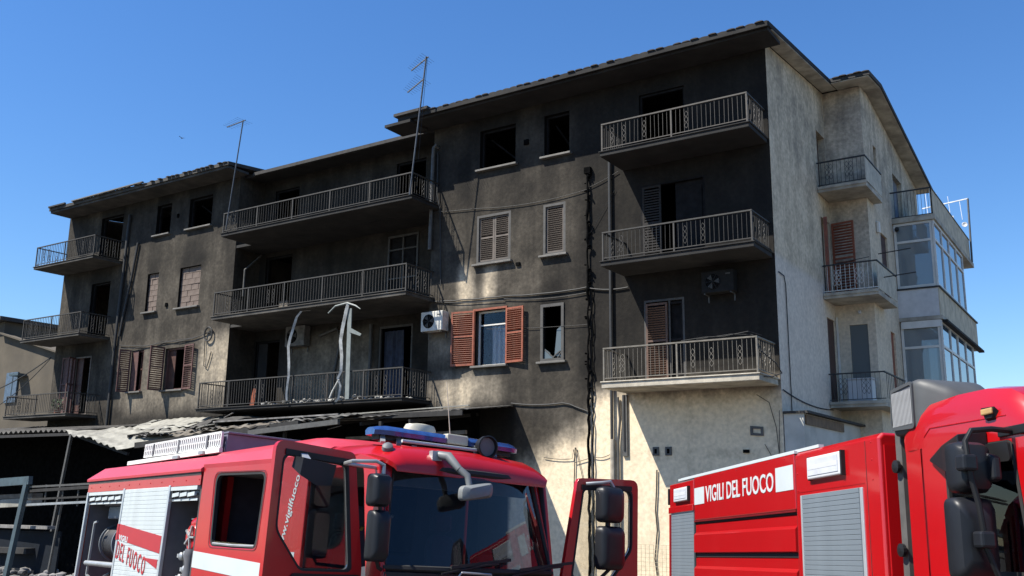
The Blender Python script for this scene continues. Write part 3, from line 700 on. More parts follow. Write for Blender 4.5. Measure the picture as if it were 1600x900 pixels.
# flank: doors with red shutters, windows
shutter((-7.24, 27.98), -8, .66, 5.58, 7.92, M['wood_red'], pitch=.085, label='red-brown door shutter swung out over the flank balcony')
MB().box(-7.55, -7.5, 27.12, 27.98, 5.58, 7.95).build('door', M['wood_dark'], bld)
shutter((-7.24, 27.14), 6, .1, 5.58, 7.92, M['wood_red'], slats=False, mid=False)
MB().box(-7.56, -7.5, 27.12, 27.98, 8.74, 10.6).build('door', M['wood_dark'], bld)
MB().box(-7.4, -7.34, 27.16, 27.94, 2.5, 4.97).build('door', M['wood_dark'], bld)
MB().box(-7.28, -7.23, 28.0, 28.06, 2.5, 5.1).build('door_post', M['frame_white'], bld)
MB().plate([(-6.93, 3.3), (-6.42, 3.3), (-6.42, 4.85), (-6.93, 4.85)], [], lambda a, b, c: (a, c, b), YJ + .05, YJ + .06).build('window', G_FROST, bld)
MB().box(-6.95, -6.4, YJ - .06, YJ + .02, 3.22, 3.29).build('window_sill', M['sill'], bld)
MB().box(XJ - .12, XJ - .06, 29.55, 30.45, 5.75, 7.9).build('door', M['wood_dark'], bld)
MB().box(XJ - .12, XJ - .06, 30.0, 30.6, 2.55, 4.9).build('door', M['wood_red'], bld)
MB().box(XJ - .25, XJ - .2, 29.35, 29.75, 9.6, 10.65).build('window', M['char'], bld)
MB().box(XJ - .2, XJ - .14, 31.95, 33.3, 8.75, 10.5).build('door', M['gcurt'], bld)
MB().tube([(XC1 + .02, 27, 6.42), (-6.0, 27.0, 6.55)], .01, 5).build('clothes_rod', M['rail_black'], bld)
for zz, y0 in ((6.62, 27.1), (6.05, 27.6)): MB().tube([(-5.78, y0, zz), (-4.9, y0 - .1, zz + .03)], .016, 5).build('clothes_rod', M['rail_black'], bld)
MB().box(-6.19, -6.1, 29.0, 29.18, 7.75, 8.1).build('junction_box', M['frame_white'], bld, bevel=.02)
MB().lathe((-6.6, YJ - .01, 5.2), (0, -1, 0), [(.001, 0), (.05, .001), (.05, .08), (.03, .1)], 10).build('wall_lamp', M['white'], bld)

# ---------------- glazed veranda tower on the flank
XV, YV0, YV1 = -4.97, 31.38, 38.9
tan = mat('weathered_tan_panel', (.55, .47, .33), .8, var=.3, scale=3, dirt=(.3, .26, .2), dscale=2)
slab = MB()
for z0, z1 in ((8.58, 8.75), (5.38, 5.5), (2.3, 2.45)):
    slab.box(XJ, XV + (.06 if z0 > 8 else .05), YV0 - .05, YV1 + .3, z0, z1)
slab.build('veranda_slab', M['concrete'], bld)
MB().box(XV - .03, XV, YV0, YV1, 8.75, 9.6).box(XJ, XV, YV1 - .03, YV1, 8.75, 9.6).build('veranda_parapet', tan, bld)
MB().box(XV - .04, XV + .02, YV0, YV1, 9.6, 9.64).box(XJ, XV + .02, YV0 - .04, YV0, 9.6, 9.64).build('handrail', M['rail_black'], bld)
bb = MB().box(XJ, XV, YV0 + .0, YV0 + .03, 8.76, 8.79).build('bottom_rail', M['rail_black'], bld)
me = bar_mesh(.82, M['rail_black'], .016)
for q in range(1, 12): inst('bar', me, bb, (XJ + (XV - XJ) * q / 12, YV0 + .015, 8.78))
MB().box(XV - .05, XV, YV0, YV0 + .05, 8.75, 9.6).build('post', M['frame_white'], bb)
MB().box(XJ, XV - .03, YV0 - .02, YV0, 5.5, 6.38).build('veranda_parapet', mat('pale_blue_panel', (.62, .60, .57), .7, var=.15, scale=4, dirt=(.45, .44, .42), dscale=3), bld)
MB().box(XV - .03, XV, YV0 - .02, YV1, 5.5, 6.38).build('veranda_parapet', tan, bld)
MB().box(XV - .02, XV + .05, YV0 - .03, YV1 + .05, 6.38, 6.43).box(XJ, XV - .02, YV0 - .05, YV0, 6.38, 6.43).build('veranda_ledge', M['rail_black'], bld)
def glazing(z0, z1, zbar, ymax, posts, front_glass, side_glass):
    """front window and side windows of one glazed storey; frame posts are parts of their window"""
    w = .075; fn = lambda a, b, c: (a, YV0 + c, b)
    m = MB().plate([(XJ + .02, z0), (XV - .06, z0), (XV - .06, z1), (XJ + .02, z1)],
                   [[(XJ + .02 + w, z0 + w), (XV - .06 - w, z0 + w), (XV - .06 - w, zbar - w / 2), (XJ + .02 + w, zbar - w / 2)],
                    [(XJ + .02 + w, zbar + w / 2), (XV - .06 - w, zbar + w / 2), (XV - .06 - w, z1 - w), (XJ + .02 + w, z1 - w)]], fn, .02, .09)
    o = m.build('window', M['frame_white'], bld)
    for a, b in ((z0 + w, zbar - w / 2), (zbar + w / 2, z1 - w)): MB().box(XJ + .02 + w, XV - .06 - w, YV0 + .05, YV0 + .056, a, b).build('pane', front_glass, o)
    fn2 = lambda a, b, c: (XV - c, a, b); holes = []
    for a, b in zip(posts[:-1], posts[1:]):
        holes += [[(a + w / 2, z0 + w), (b - w / 2, z0 + w), (b - w / 2, zbar - w / 2), (a + w / 2, zbar - w / 2)], [(a + w / 2, zbar + w / 2), (b - w / 2, zbar + w / 2), (b - w / 2, z1 - w), (a + w / 2, z1 - w)]]
    o = MB().plate([(YV0 + .02, z0), (ymax, z0), (ymax, z1), (YV0 + .02, z1)], holes, fn2, .0, .07).build('window', M['frame_white'], bld)
    for hh in holes: MB().box(XV - .04, XV - .034, hh[0][0], hh[1][0], hh[0][1], hh[2][1]).build('pane', side_glass, o)
    MB().box(XJ, XV - .1, ymax, ymax + .05, z0, z1).build('end_wall', M['frame_white'], bld)
glazing(6.45, 8.57, 7.95, 36.9, [31.42, 32.75, 34.1, 35.5, 36.86], G_VER, G_VERB)
glazing(2.46, 5.36, 4.55, 37.6, [31.42, 32.9, 34.3, 35.9, 37.56], G_VER, G_VERB)
curtain(XJ + .1, XV - .12, YV0 + .16, 6.5, 7.9, M['gcurt'], fold=8, amp=.02)
MB().box(XV - .02, XV + .16, YV0 + .1, YV1 + .2, 5.30, 5.375).build('awning_box', M['sootcon'], bld)
MB().box(XJ + .05, XV - .02, YV0 - .03, YV0 + .012, 5.15, 5.37).build('awning_box', M['frame_white'], bld)
MB().lathe((-6.06, 31.3, 8.36), (.2, -1, 0), [(.02, -.05), (.07, 0), (.07, .1), (.04, .14)], 12).build('wall_lamp', M['black'], bld)
MB().box(XJ + .05, XV - .05, YV0 + .3, 36, 8.4, 8.57).build('veranda_ceiling', M['frame_white'], bld)

# ---------------- pipes, cables, small wall fittings
def pipe(name, pts, r, mt, n=8): return MB().tube(pts, r, n).build(name, M[mt], bld, smooth=True)
pipe('drainpipe', [(-34.02, YF - .09, 10.95), (-34.0, YF - .09, 10.9), (-34.15, YF - .09, 5.8), (-34.2, YF - .09, -3)], .06, 'cable')
pipe('drainpipe', [(-33.3, YF - .07, 9.68), (-33.5, YF - .07, 8.3), (-33.8, YF - .07, 6.8), (-33.95, YF - .06, 5.9)], .05, 'cable')
pipe('drainpipe', [(-18.05, YF - .02, 10.75), (-18.06, YF - .12, 10.82), (-18.14, YF - .12, 10.75), (-18.17, YF - .1, 10.5), (-18.2, YF - .1, 7.4)], .062, 'pipe_grey')
pipe('drainpipe', [(-18.02, YF - .05, 10.6), (-17.98, YF - .08, 9.2), (-17.85, YF - .06, 8.6), (-17.75, YF - .06, 6.2)], .02, 'cable')
pipe('drainpipe', [(-11.86, YF - .08, 9.2), (-11.86, YF - .08, 1.4)], .042, 'rail_black')
pipe('drainpipe', [(-11.84, YF - .09, 1.39), (-11.84, YF - .09, -3.6)], .07, 'pipe_pale')
pipe('drainpipe', [(-11.68, YF - .07, 2.5), (-11.62, YF - .07, 1.9), (-11.68, YF - .07, 1.3), (-11.68, YF - .07, -3.6)], .035, 'pipe_grey')
pipe('drainpipe', [(-11.5, YF - .06, 2.55), (-11.5, YF - .06, 1.1)], .03, 'cable')
MB().box(-11.56, -11.42, YF - .06, YF - .002, .95, 2.55).build('metal_channel', M['pipe_grey'], bld)
pipe('drainpipe', [(-27.15, YB - .2, 8.6), (-27.2, YF + .3, 7.9), (-27.2, YF + .3, 6.9)], .04, 'pipe_grey')
pipe('drainpipe', [(-21.6, YB - .1, 5.5), (-21.55, YB - .12, 4.5), (-21.6, YB - .1, 2.7)], .06, 'pipe_grey')
pipe('drainpipe', [(-24.05, YB - .05, 5.3), (-23.2, YB - .05, 5.5), (-23.0, YB - .06, 5.1), (-23.25, YB - .05, 4.0), (-23.3, YB - .05, 2.7)], .05, 'pipe_grey')
# charred vertical cable run on wall C
m = MB(); pts = []
z = 8.95
while z > -3.6:
    pts.append((-12.56 + random.uniform(-.025, .025), YF - .07 + random.uniform(-.02, .02), z)); z -= .18
m.tube(pts, [random.uniform(.022, .05) if p[2] > 2.2 else .04 for p in pts], 6)
for p in pts[::1]:
    if p[2] > 2.2 and random.random() < .8: m.rock((p[0] + random.choice((-.06, .06)), p[1] - .02, p[2] + random.uniform(-.08, .08)), random.uniform(.03, .065), int(p[2] * 100))
m.tube([(p[0] + .12, p[1] + .02, p[2]) for p in pts if p[2] < 5.6], .018, 5)
m.box(-12.66, -12.46, YF - .12, YF - .01, 8.9, 9.08)
m.build('charred_cable_run', M['char'], bld)
def sag(a, b, s, n=14, wob=0):
    a, b = Vector(a), Vector(b)
    return [a.lerp(b, i / n) + Vector((0, 0, -s * 4 * (i / n) * (1 - i / n) + (random.uniform(-wob, wob) if 0 < i < n else 0))) for i in range(n + 1)]
def cable(pts, r=.018): return MB().tube(pts, r * .65, 5).build('wall_cable', M['cable'], bld)
yc = YF - .04
cable(sag((-18.2, yc, 8.62), (-15.2, yc, 8.36), .0, 8, .01) + sag((-15.2, yc, 8.36), (-12.6, yc, 8.44), .06, 8) + sag((-12.5, yc, 8.5), (-11.6, yc, 8.8), .02, 5), .014)
cable(sag((-18.1, yc, 5.74), (-15.1, yc, 5.62), .02, 10, .012) + sag((-15.1, yc, 5.62), (-12.6, yc, 5.6), .05, 8, .01) + sag((-12.5, yc, 5.55), (-11.35, yc, 5.46), .05, 6), .03)
cable(sag((-17.9, yc, 5.70), (-15.4, yc, 5.5), .04, 10, .01) + sag((-15.4, yc, 5.55), (-12.6, yc, 5.45), .08, 8), .016)
cable(sag((-15.1, yc, 2.48), (-13.4, yc, 2.42), .05, 8) + sag((-13.3, yc, 2.4), (-12.6, yc, 2.15), .0, 5, .02), .028)
cable(sag((-16.0, yc, 4.7), (-12.6, yc, 4.55), .03, 8), .01)
cable(sag((-14.0, yc, .95), (-13.1, yc, .9), .03, 6) + [(-13.05, yc, 1.15), (-13.0, yc, .8), (-12.6, yc, .9)], .014)
cable(sag((-12.45, yc, .95), (-11.95, yc, 1.0), .05, 6), .014)
cable(sag((-13.0, yc, 1.2), (-13.1, yc, -1.5), 0, 4), .022); cable(sag((-12.98, yc, 1.2), (-12.75, yc, .3), 0, 4), .014)
cable([(-11.5, YF - .05, 3.62), (-11.75, YF - .05, 3.72), (-11.8, YF - .05, 3.75)], .02)
cable(sag((-12.6, yc, 7.0), (-11.7, yc, 8.3), 0, 3), .008)
cable([(-10.6, yc, .6), (-10.62, yc, .1), (-10.66, yc, -.4), (-10.62, yc, -.9), (-10.7, yc, -1.6), (-10.62, yc, -2.2), (-10.62, yc, -3.6)], .028)
ca = YF - .05
cable(sag((-33.9, ca, 5.55), (-30.8, ca, 5.45), .08, 9, .02) + sag((-30.8, ca, 5.45), (-28.3, ca, 5.7), .12, 9, .02), .02)
cable(sag((-33.9, ca, 5.40), (-31.2, ca, 5.5), .1, 9, .02) + sag((-31.2, ca, 5.5), (-28.4, ca, 5.62), .08, 9, .02), .016)
MB().tube([(-28.5 + .22 * cos(t * .5), ca - .03, 5.55 + .26 * sin(t * .5)) for t in range(26)], .03, 5).build('cable_coil', M['cable'], bld)
cable(sag((-28.7, ca, 5.5), (-28.65, ca, 4.4), 0, 5, .03) + sag((-28.5, ca, 4.3), (-28.3, ca, 4.9), .05, 5), .025)
# right-hand corner cables, falling onto the annex
cx = XC1 + .03
cable([(cx, 22.9, 5.45), (cx, 23.3, 5.42), (cx, 23.4, 5.2), (cx, 23.42, 2.4), (cx, 23.4, 1.9)], .022)
cable(sag((cx, 22.8, 2.5), (cx, 27.2, 2.35), .12, 8), .022)
cable([(-7.36, YF - 1.2, 3.3), (-7.3, YF - .3, 3.1), (-7.28, YF + .05, 2.9), (-7.3, YF - .6, 2.75), (-7.33, YF - 1.1, 2.7)], .022)
cable([(-9.3, 21.44, 3.66), (-8.7, 21.42, 3.70), (-8.2, 21.45, 3.69), (-7.6, 21.44, 3.76), (-7.4, 21.8, 3.70)], .01)
cable([(-8.9, 21.46, 3.67), (-8.0, 21.40, 3.72), (-7.5, 21.5, 3.68)], .008)
cable([(-7.9, yc, 2.4), (-7.6, yc, 2.2), (-7.45, yc, 1.6), (-7.4, yc, .9)], .014); cable([(-7.75, yc, 1.2), (-7.5, yc, .75), (-7.4, yc, 1.0), (-7.36, yc, 2.0)], .012)
for x, z in ((-10.63, 1.07), (-10.28, 1.07)):
    MB().box(x - .09, x + .09, YF - .03, YF - .002, z - .11, z + .11).build('meter_box', M['pipe_grey'], bld, bevel=.01)
    MB().box(x - .035, x + .035, YF - .035, YF - .0301, z - .06, z + .06).build('meter_dial', M['char'], bld)
MB().plate([(-8.1, 1.42), (-7.78, 1.40), (-7.78, 1.62), (-8.1, 1.65)], [[(-8.04, 1.48), (-7.84, 1.46), (-7.84, 1.57), (-8.04, 1.58)]], lambda a, b, c: (a, c, b), YF - .04, YF - .003).build('wall_plate', M['pipe_grey'], bld)
each('wall_bracket', ((-8.3, -8.15, YF - .05, YF - .002, 1.0, 1.08), (-15.0, -14.86, YF - .05, YF - .002, 6.5, 6.6), (-14.75, -14.6, YF - .06, YF - .002, 10.2, 10.36), (-31.0, -30.9, YF - .05, YF - .002, 10.4, 10.55), (-31.25, -31.13, YF - .05, YF - .002, 6.85, 7.0)), M['char'])

# ------------------------------------------------------------------ air conditioners, antennas and loose things on the building
def ac_unit(loc, w, h_, d, mt, label, grp='air conditioner units on the walls', yaw=0):
    t = thing('air_conditioner', label, 'air conditioner', loc, grp, world=False); t.rotation_euler = (0, 0, yaw)
    MB().box(0, w, -d, 0, 0, h_).build('casing', M[mt], t, bevel=.02)
    fx, fz, fr_ = w * .36, h_ * .5, h_ * .36
    MB().lathe((fx, -d - .001, fz), (0, -1, 0), [(fr_, 0), (fr_, .004), (fr_ * .2, .004)], 24).build('fan_opening', M['char'], t)
    g = MB()
    for k in range(5): g.tube([(fx + fr_ * (.2 + .19 * k) * cos(a * pi / 10), -d - .016, fz + fr_ * (.2 + .19 * k) * sin(a * pi / 10)) for a in range(21)], .004, 4)
    for k in range(6): g.beam((fx, -d - .016, fz), (fx + fr_ * cos(k * pi / 3), -d - .016, fz + fr_ * sin(k * pi / 3)), .008)
    g.build('fan_guard', M['black'], t)
    bl = MB()
    for k in range(3):
        a = k * 2.1; bl.prism([(fx + .02 * cos(a), fz + .02 * sin(a)), (fx + fr_ * .9 * cos(a - .3), fz + fr_ * .9 * sin(a - .3)), (fx + fr_ * .9 * cos(a + .45), fz + fr_ * .9 * sin(a + .45))], lambda p, q, c: (p, c, q), -d - .012, -d - .008)
    bl.build('fan_blade', M['pipe_grey'], t)
    MB().beam((.08, .0, -.02), (.08, -d, -.02), .03).beam((w - .08, 0, -.02), (w - .08, -d, -.02), .03).beam((.08, -.01, -.02), (.08, -.01, -.2), .03).beam((w - .08, -.01, -.02), (w - .08, -.01, -.2), .03).build('bracket', M['pipe_grey'], t)
    MB().box(w - .2, w - .08, -d - .004, -d - .001, h_ * .78, h_ * .84).build('badge', M['pipe_grey'], t)
    return t
ac_unit((-18.2, YF - .1, 4.74), .83, .6, .32, 'ac', 'white air conditioner hanging on the lit wall left of the red-shuttered window')
ac_unit((-25.45, YB - .05, 4.98), .95, .72, .3, 'ac_soot', 'soot-grey air conditioner on the wall behind the bent white strips')
ac_unit((-9.1, YF - .1, 4.98), .85, .56, .3, 'ac_black', 'blackened air conditioner in deep shade under the middle right balcony')

def aerial(t, top, boom_dir, L, elems, tilt=0, mt='antenna', el=.35, updown=False, back=.25):
    p = Vector(top); d = Vector(boom_dir).normalized(); a = p - d * back; b = p + d * L
    MB().beam(a, b, .03).build('boom', M[mt], t); m = MB(); s = d.cross(Vector((0, 0, 1))).normalized()
    if updown: s = Vector((0, 0, 1))
    for i in range(elems):
        c = a.lerp(b, .05 + .9 * i / (elems - 1)); l = el * (1 - .4 * i / elems); m.tube([c - s * l, c + s * l], .0035, 4)
    m.build('dipole', M[mt], t)
for args in (((-25.75, 21.2, 11.7), -1.35, (-25.68, 21.2, 12.81), [((-25.68, 21.2, 12.78), (-.95, 0, -.06), .85, 8)], 'thin television aerial rising in front of the left roof end, single boom', 3.5),
             ):
    base, _, top, booms, lab, _2 = args
    t = thing('tv_antenna', lab, 'antenna', (-26.3, 21.33, 8.9), 'television aerials above the roofs')
    MB().tube([(-26.32, 21.33, 8.9), top], .022, 6).build('mast', M['antenna'], t)
    for p, d, L, n in booms: aerial(t, p, d, L, n, back=.12)
t = thing('tv_antenna', 'tall television aerial mast with two booms standing by the middle top balcony', 'antenna', (-17.98, 21.33, 8.8), 'television aerials above the roofs')
MB().tube([(-17.98, 21.33, 8.8), (-17.48, 21.3, 13.18)], .026, 6).build('mast', M['antenna'], t)
aerial(t, (-17.49, 21.3, 13.12), (-.75, -.05, -.38), .62, 9, back=.1); aerial(t, (-17.58, 21.3, 12.45), (-.75, -.05, -.40), .66, 9, el=.4, back=.05)
MB().rock((-17.47, 21.3, 13.16), .06, 3).build('amplifier', M['antenna'], t); MB().rock((-17.62, 21.24, 13.0), .05, 4).build('amplifier', M['antenna'], t)
MB().tube(sag((-17.45, 21.32, 13.1), (-17.75, 21.4, 9.9), -.03, 6), .006, 4).build('lead', M['cable'], t)
t = thing('tv_antenna', 'white aerial with a small dish on the top terrace at the far right', 'antenna', (-4.9, 38.5, 8.7), 'television aerials above the roofs')
MB().tube([(-4.9, 38.7, 8.7), (-4.85, 38.7, 11.2)], .04, 6).build('mast', M['antenna'], t)
MB().beam((-6.5, 38.7, 11.05), (-4.85, 38.7, 11.2), .04).build('boom', M['antenna_w'], t)
m = MB()
for i in range(4): m.tube([(-6.3 + i * .4, 38.7, 10.7 - .1 * i), (-6.35 + i * .4, 38.7, 11.8 - .2 * i)], .012, 4)
m.build('dipole', M['antenna_w'], t)
MB().lathe((-5.0, 38.4, 10.1), (.2, -1, .1), [(.03, 0), (.08, .02), (.10, .05), (.09, .055), (.02, .03)], 14).build('dish', M['white'], t)
MB().tube([(-5.4, 38.7, 9.6), (-5.42, 38.7, 10.6)], .03, 5).build('mast', M['antenna_w'], t)

def strip(pts, wds, mt, name, label):
    m = MB(); L_ = []; Rr = []
    rings = []
    for (x, y, z), w in zip(pts, wds):
        w *= .78
        rings.append([(x - w / 2, y, z), (x - w * .2, y - .035, z), (x + w / 2, y + .01, z), (x + w * .2, y + .03, z)])
    m.loft(rings, closed=True); return tag(m.build(name, M[mt], smooth=True), label, 'plastic strip', 'melted plastic strips hanging between the balconies')
ys = 21.30
o = strip([(-22.02, 21.42, 5.62), (-22.3, ys, 5.60), (-22.5, ys, 5.42), (-22.74, ys, 4.75), (-22.8, ys, 4.5), (-22.72, ys, 3.9), (-22.7, ys, 3.55), (-22.75, ys, 3.0), (-22.72, ys, 2.75), (-22.9, ys, 2.66)],
      [.05, .09, .12, .14, .13, .12, .10, .08, .07, .10], 'melted', 'melted_strip', 'bent white melted strip hanging left, in front of the grey air conditioner')
o = strip([(-20.28, ys, 5.66), (-20.34, ys, 5.45), (-20.46, ys, 4.9), (-20.52, ys, 4.5), (-20.44, ys, 4.0), (-20.44, ys, 3.55), (-20.55, ys, 3.35), (-20.42, ys, 3.1), (-20.48, ys, 2.75), (-20.6, ys, 2.62)],
      [.16, .17, .17, .16, .15, .14, .08, .07, .09, .12], 'melted', 'melted_strip', 'broad white melted strip hanging right, forked at its top')
MB().tube([(-21.1, ys, 5.42), (-20.8, ys, 5.62), (-20.3, ys, 5.67), (-19.95, ys, 5.55), (-19.75, ys, 5.43)], [.02, .03, .035, .03, .012], 5).build('fork', M['melt_g'], o)
MB().beam((-20.24, 21.36, 5.5), (-20.2, 21.38, 2.7), .16, .03, (0, 1, 0)).build('back_strip', M['melt_g'], o); MB().prism([(-20.2, 4.75), (-19.75, 4.6), (-19.7, 4.66), (-20.2, 4.9)], lambda a, b, c: (a, c, b), 21.33, 21.36).build('flap', M['melt_g'], o)
MB().tube([(-20.5, ys, 3.3), (-20.75, ys, 2.95), (-20.85, ys, 2.75)], .03, 5).build('drip', M['melted'], o)
m = MB()
for i in range(90):
    x = random.uniform(-24.6, -18.4); w = 1 if -22.8 < x < -19.8 else .5; m.rock((x, random.uniform(21.5, 22.4), 2.71 + random.uniform(0, .10) * w), random.uniform(.04, .12), i)
tag(m.build('debris', mat('pale_ash', (.34, .33, .30), .95, var=.7, scale=4)), kind='stuff', label='pale ash and plaster debris on the first floor balcony')
t = tag(MB().box(-6.86, -6.22, 27.15, 27.6, 2.56, 3.25).build('cabinet_tmp', M['white'], bevel=.012), None)
bpy.data.objects.remove(t)
t = thing('cabinet', 'white metal cabinet standing behind the bars of the lowest flank balcony', 'cabinet', (-6.55, 27.4, 2.52))
MB().box(-6.88, -6.2, 27.2, 27.65, 2.53, 3.16).build('body', M['white'], t, bevel=.01)
MB().box(-6.90, -6.18, 27.17, 27.66, 3.161, 3.20).build('top', M['white'], t, bevel=.01)
for a in (-6.86, -6.535): MB().box(a, a + .315, 27.18, 27.198, 2.58, 3.13).build('door', M['white'], t, bevel=.006)
t = thing('plant_pot', 'small potted plant behind the bars of the lowest left balcony', 'plant', (-36.9, 22.2, 2.82))
MB().lathe((-36.9, 22.2, 2.81), (0, 0, 1), [(.1, 0), (.14, .2), (.15, .22), (.1, .21)], 12).build('pot', M['terracotta'], t)
m = MB()
for i in range(60):
    a = random.uniform(0, 2 * pi); q = random.uniform(.05, .26); c = Vector((-36.9 + q * cos(a), 22.2 + q * sin(a), 3.08 + random.uniform(0, .4))); s = Vector((random.uniform(-1, 1), random.uniform(-1, 1), random.uniform(-.3, 1))) * .07
    n_ = s.orthogonal().normalized() * .03; m.add([c - s, c + n_, c + s, c - n_], [(0, 1, 2, 3)])
m.build('foliage', M['leaf'], t, fix=False)

# wires to the neighbour
for i, (a, b, s) in enumerate((((-38.5, 22.6, 5.35), (-47.5, 24.5, 4.3), .2), ((-38.5, 22.6, 5.3), (-47.5, 24.5, 3.3), .35))):
    tag(MB().tube(sag(a, b, s), .025 if i == 0 else .018, 5).build('overhead_cable', M['cable']), ('thick black cable running from the left house corner to the ochre house, the upper one', 'thin black cable running from the left house corner to the ochre house, the lower one')[i], 'cable', 'cables strung to the ochre house')

# ------------------------------------------------------------------ neighbouring house and annex
t = thing('neighbour_house', 'ochre rendered house with a sloping roof line behind the left balconies', 'house', (-60, 33, gz(-60, 27)))
MB().prism([(-75, -6), (-46, -6), (-46, 6.2), (-51.5, 7.6), (-56.35, 8.82), (-56.35, 9.6), (-75, 9.6)], lambda a, b, c: (a, c, b), 30, 40).build('wall', M['neigh'], t)
m = MB().beam((-45.6, 29.95, 6.16), (-56.35, 29.95, 8.88), .5, .09, (0, 0, 1)); m.build('coping', M['neigh'], t)
MB().box(-76, -56.0, 29.5, 40, 9.62, 9.85).build('roof', M['rooftop'], t)
w = MB().box(-55.3, -54.1, 29.9, 29.98, 4.7, 6.45).build('window', M['blue'], t); MB().box(-54.12, -53.2, 29.4, 29.95, 6.15, 6.28).build('awning', M['bluegrey'], t)
MB().box(-54.62, -54.55, 29.88, 29.899, 4.8, 6.4).build('mullion', M['bluegrey'], w)
t = thing('annex', 'low grey rendered annex with a flat roof against the right flank', 'annex', (-7.0, 28, gz(-7, 27)))
MB().box(-7.28, -6.8, 22.78, 34, -5, 1.918).build('wall', M['annex'], t)
MB().box(-7.28, -6.66, 22.72, 34.1, 1.92, 1.975).build('roof', M['rooftop'], t)
MB().box(-6.79, -6.76, 22.85, 26.2, 1.66, 1.89).build('fascia', mat('weathered_board', (.16, .10, .055), .8, var=.4, scale=5), t)

# ------------------------------------------------------------------ burnt canopy over the yard
cy = 19.6
t = thing('burnt_canopy', 'collapsed burnt lean-to canopy with charred sheets in front of the ground floor', 'canopy', (-25, 21, gz(-25, 21)))
def sheet(p00, p10, p01, p11, mt, waves=10, amp=.025, sag_=.0, seed=0, name='roof_sheet', nu=None, rough=.03):
    """corrugated sheet; p00-p10 runs across the waves, p01-p11 is the far edge"""
    rnd = random.Random(seed); nu = waves * 6; nv = 8; vs = []
    for j in range(nv + 1):
        for i in range(nu + 1):
            a, b = i / nu, j / nv; p = Vector(p00).lerp(Vector(p10), a).lerp(Vector(p01).lerp(Vector(p11), a), b)
            p.z += amp * sin(a * waves * 2 * pi) - sag_ * 4 * b * (1 - b) + rough * nz(a * 3 + seed, b * 3, seed) * 3
            if j in (0, nv): p.y += rough * nz(a * 9, seed, j) * 2
            vs.append(p)
    n = nu + 1
    m = MB().add(vs, [(j * n + i, j * n + i + 1, (j + 1) * n + i + 1, (j + 1) * n + i) for j in range(nv) for i in range(nu)])
    o = m.build(name, M[mt], t, smooth=True, fix=False); s = o.modifiers.new('thick', 'SOLIDIFY'); s.thickness = .012; return o
# dark roof from the right end to the left
sheet((-19.0, cy, 1.93), (-14.75, cy + .6, 2.12), (-19.0, YF - .02, 2.40), (-15.0, YF - .02, 2.42), 'sheet_d', 16, .012, .0, 1, rough=.004)
sheet((-23.3, cy, 1.80), (-18.8, cy, 1.92), (-23.5, YF - .02, 2.42), (-18.8, YF - .02, 2.42), 'sheet_d', 16, .03, .1, 2)
sheet((-28.6, cy + .4, 1.70), (-23.2, cy, 1.82), (-28.6, YF - .02, 2.30), (-23.2, YF - .02, 2.42), 'sheet_d', 18, .03, .12, 3)
sheet((-46, cy, 1.98), (-31.6, cy, 1.93), (-46, YF - .02, 2.45), (-31.6, YF - .02, 2.35), 'sheet_d', 44, .05, .0, 4, rough=.02)
# pale buckled sheets lying over it on the left
sheet((-31.55, 19.3, 1.93), (-28.3, 19.3, 1.22), (-30.9, 20.7, 2.05), (-26.8, 20.9, 1.93), 'sheet_w', 9, .035, .08, 5, rough=.045)
sheet((-30.4, 20.9, 1.98), (-26.9, 20.9, 2.03), (-30.4, 22.0, 2.42), (-26.9, 22.0, 2.45), 'sheet_w', 9, .012, .0, 6, rough=.012)
sheet((-26.8, 20.6, 1.92), (-24.9, 20.5, 2.10), (-26.8, 22.0, 2.42), (-24.2, 22.0, 2.40), 'sheet_d', 6, .02, .02, 7, rough=.05)
sheet((-26.2, 19.6, 1.62), (-21.4, 19.4, 1.84), (-26.5, 20.2, 1.82), (-21.2, 19.9, 1.98), 'beam_p', 8, .03, .03, 8, rough=.05)
sheet((-20.9, 19.5, 1.90), (-18.2, 19.4, 2.02), (-20.9, 20.0, 2.02), (-18.2, 20.0, 2.1), 'pipe_grey', 6, .02, .02, 9, rough=.03)
MB().box(-18.9, -14.75, cy + .3, cy + .34, 1.93, 2.06).build('eave_board', M['beam'], t)
MB().beam((-19.1, cy + .25, 2.07), (-14.72, cy + .55, 2.20), .05, .03).build('flashing', M['sheet_w'], t)
MB().beam((-24.0, cy - .05, 2.0), (-19.0, cy + .2, 2.09), .05, .04).build('flashing', M['debris'], t)
MB().beam((-27.8, cy, 1.35), (-20.2, cy - .1, 1.84), .16, .18).build('beam', M['beam'], t)
MB().beam((-22.2, cy - .2, 1.62), (-18.6, cy - .2, 1.84), .10, .14).build('beam', M['pipe_grey'], t)
MB().beam((-19.4, cy + 1.0, 1.45), (-15.2, cy + 1.1, 1.55), .10, .10).build('beam', M['beam_p'], t)
MB().beam((-46, cy, 1.83), (-31.4, cy, 1.80), .10, .10).build('beam', M['beam'], t)
MB().beam((-31.4, cy, 1.78), (-28.2, cy, 1.08), .10, .10).build('beam', M['beam'], t)
for x, y, z, xb, mt in ((-31.46, 19.55, 1.80, -32.35, 'pipe_grey'), (-26.5, 19.7, 1.45, -26.6, 'beam'), (-21.0, 19.7, 1.7, -21.0, 'beam'), (-17.5, 19.9, 1.85, -17.5, 'beam')):
    MB().beam((x, y, z), (xb, y, gz(xb, y)), .09).build('post', M[mt], t)
for i in range(9):          # charred rafters and hanging scraps
    x = -30.5 + i * 1.75; MB().beam((x, cy + .3, 1.66 + .02 * i), (x + random.uniform(-.3, .3), YF - .1, 2.2), .07, .1).build('rafter', M['beam'], t)
m = MB()
for i in range(26):
    x = random.uniform(-30, -19.5); y = random.uniform(19.3, 20.6); a = random.uniform(-.5, .5)
    c = Vector((x, y, random.uniform(1.5, 2.15))); d = Vector((random.uniform(.2, .7), random.uniform(-.2, .2), random.uniform(-.25, .12))); MB().beam(c, c + d, .05, .012).build('scrap', M['debris'], t)
m = MB()
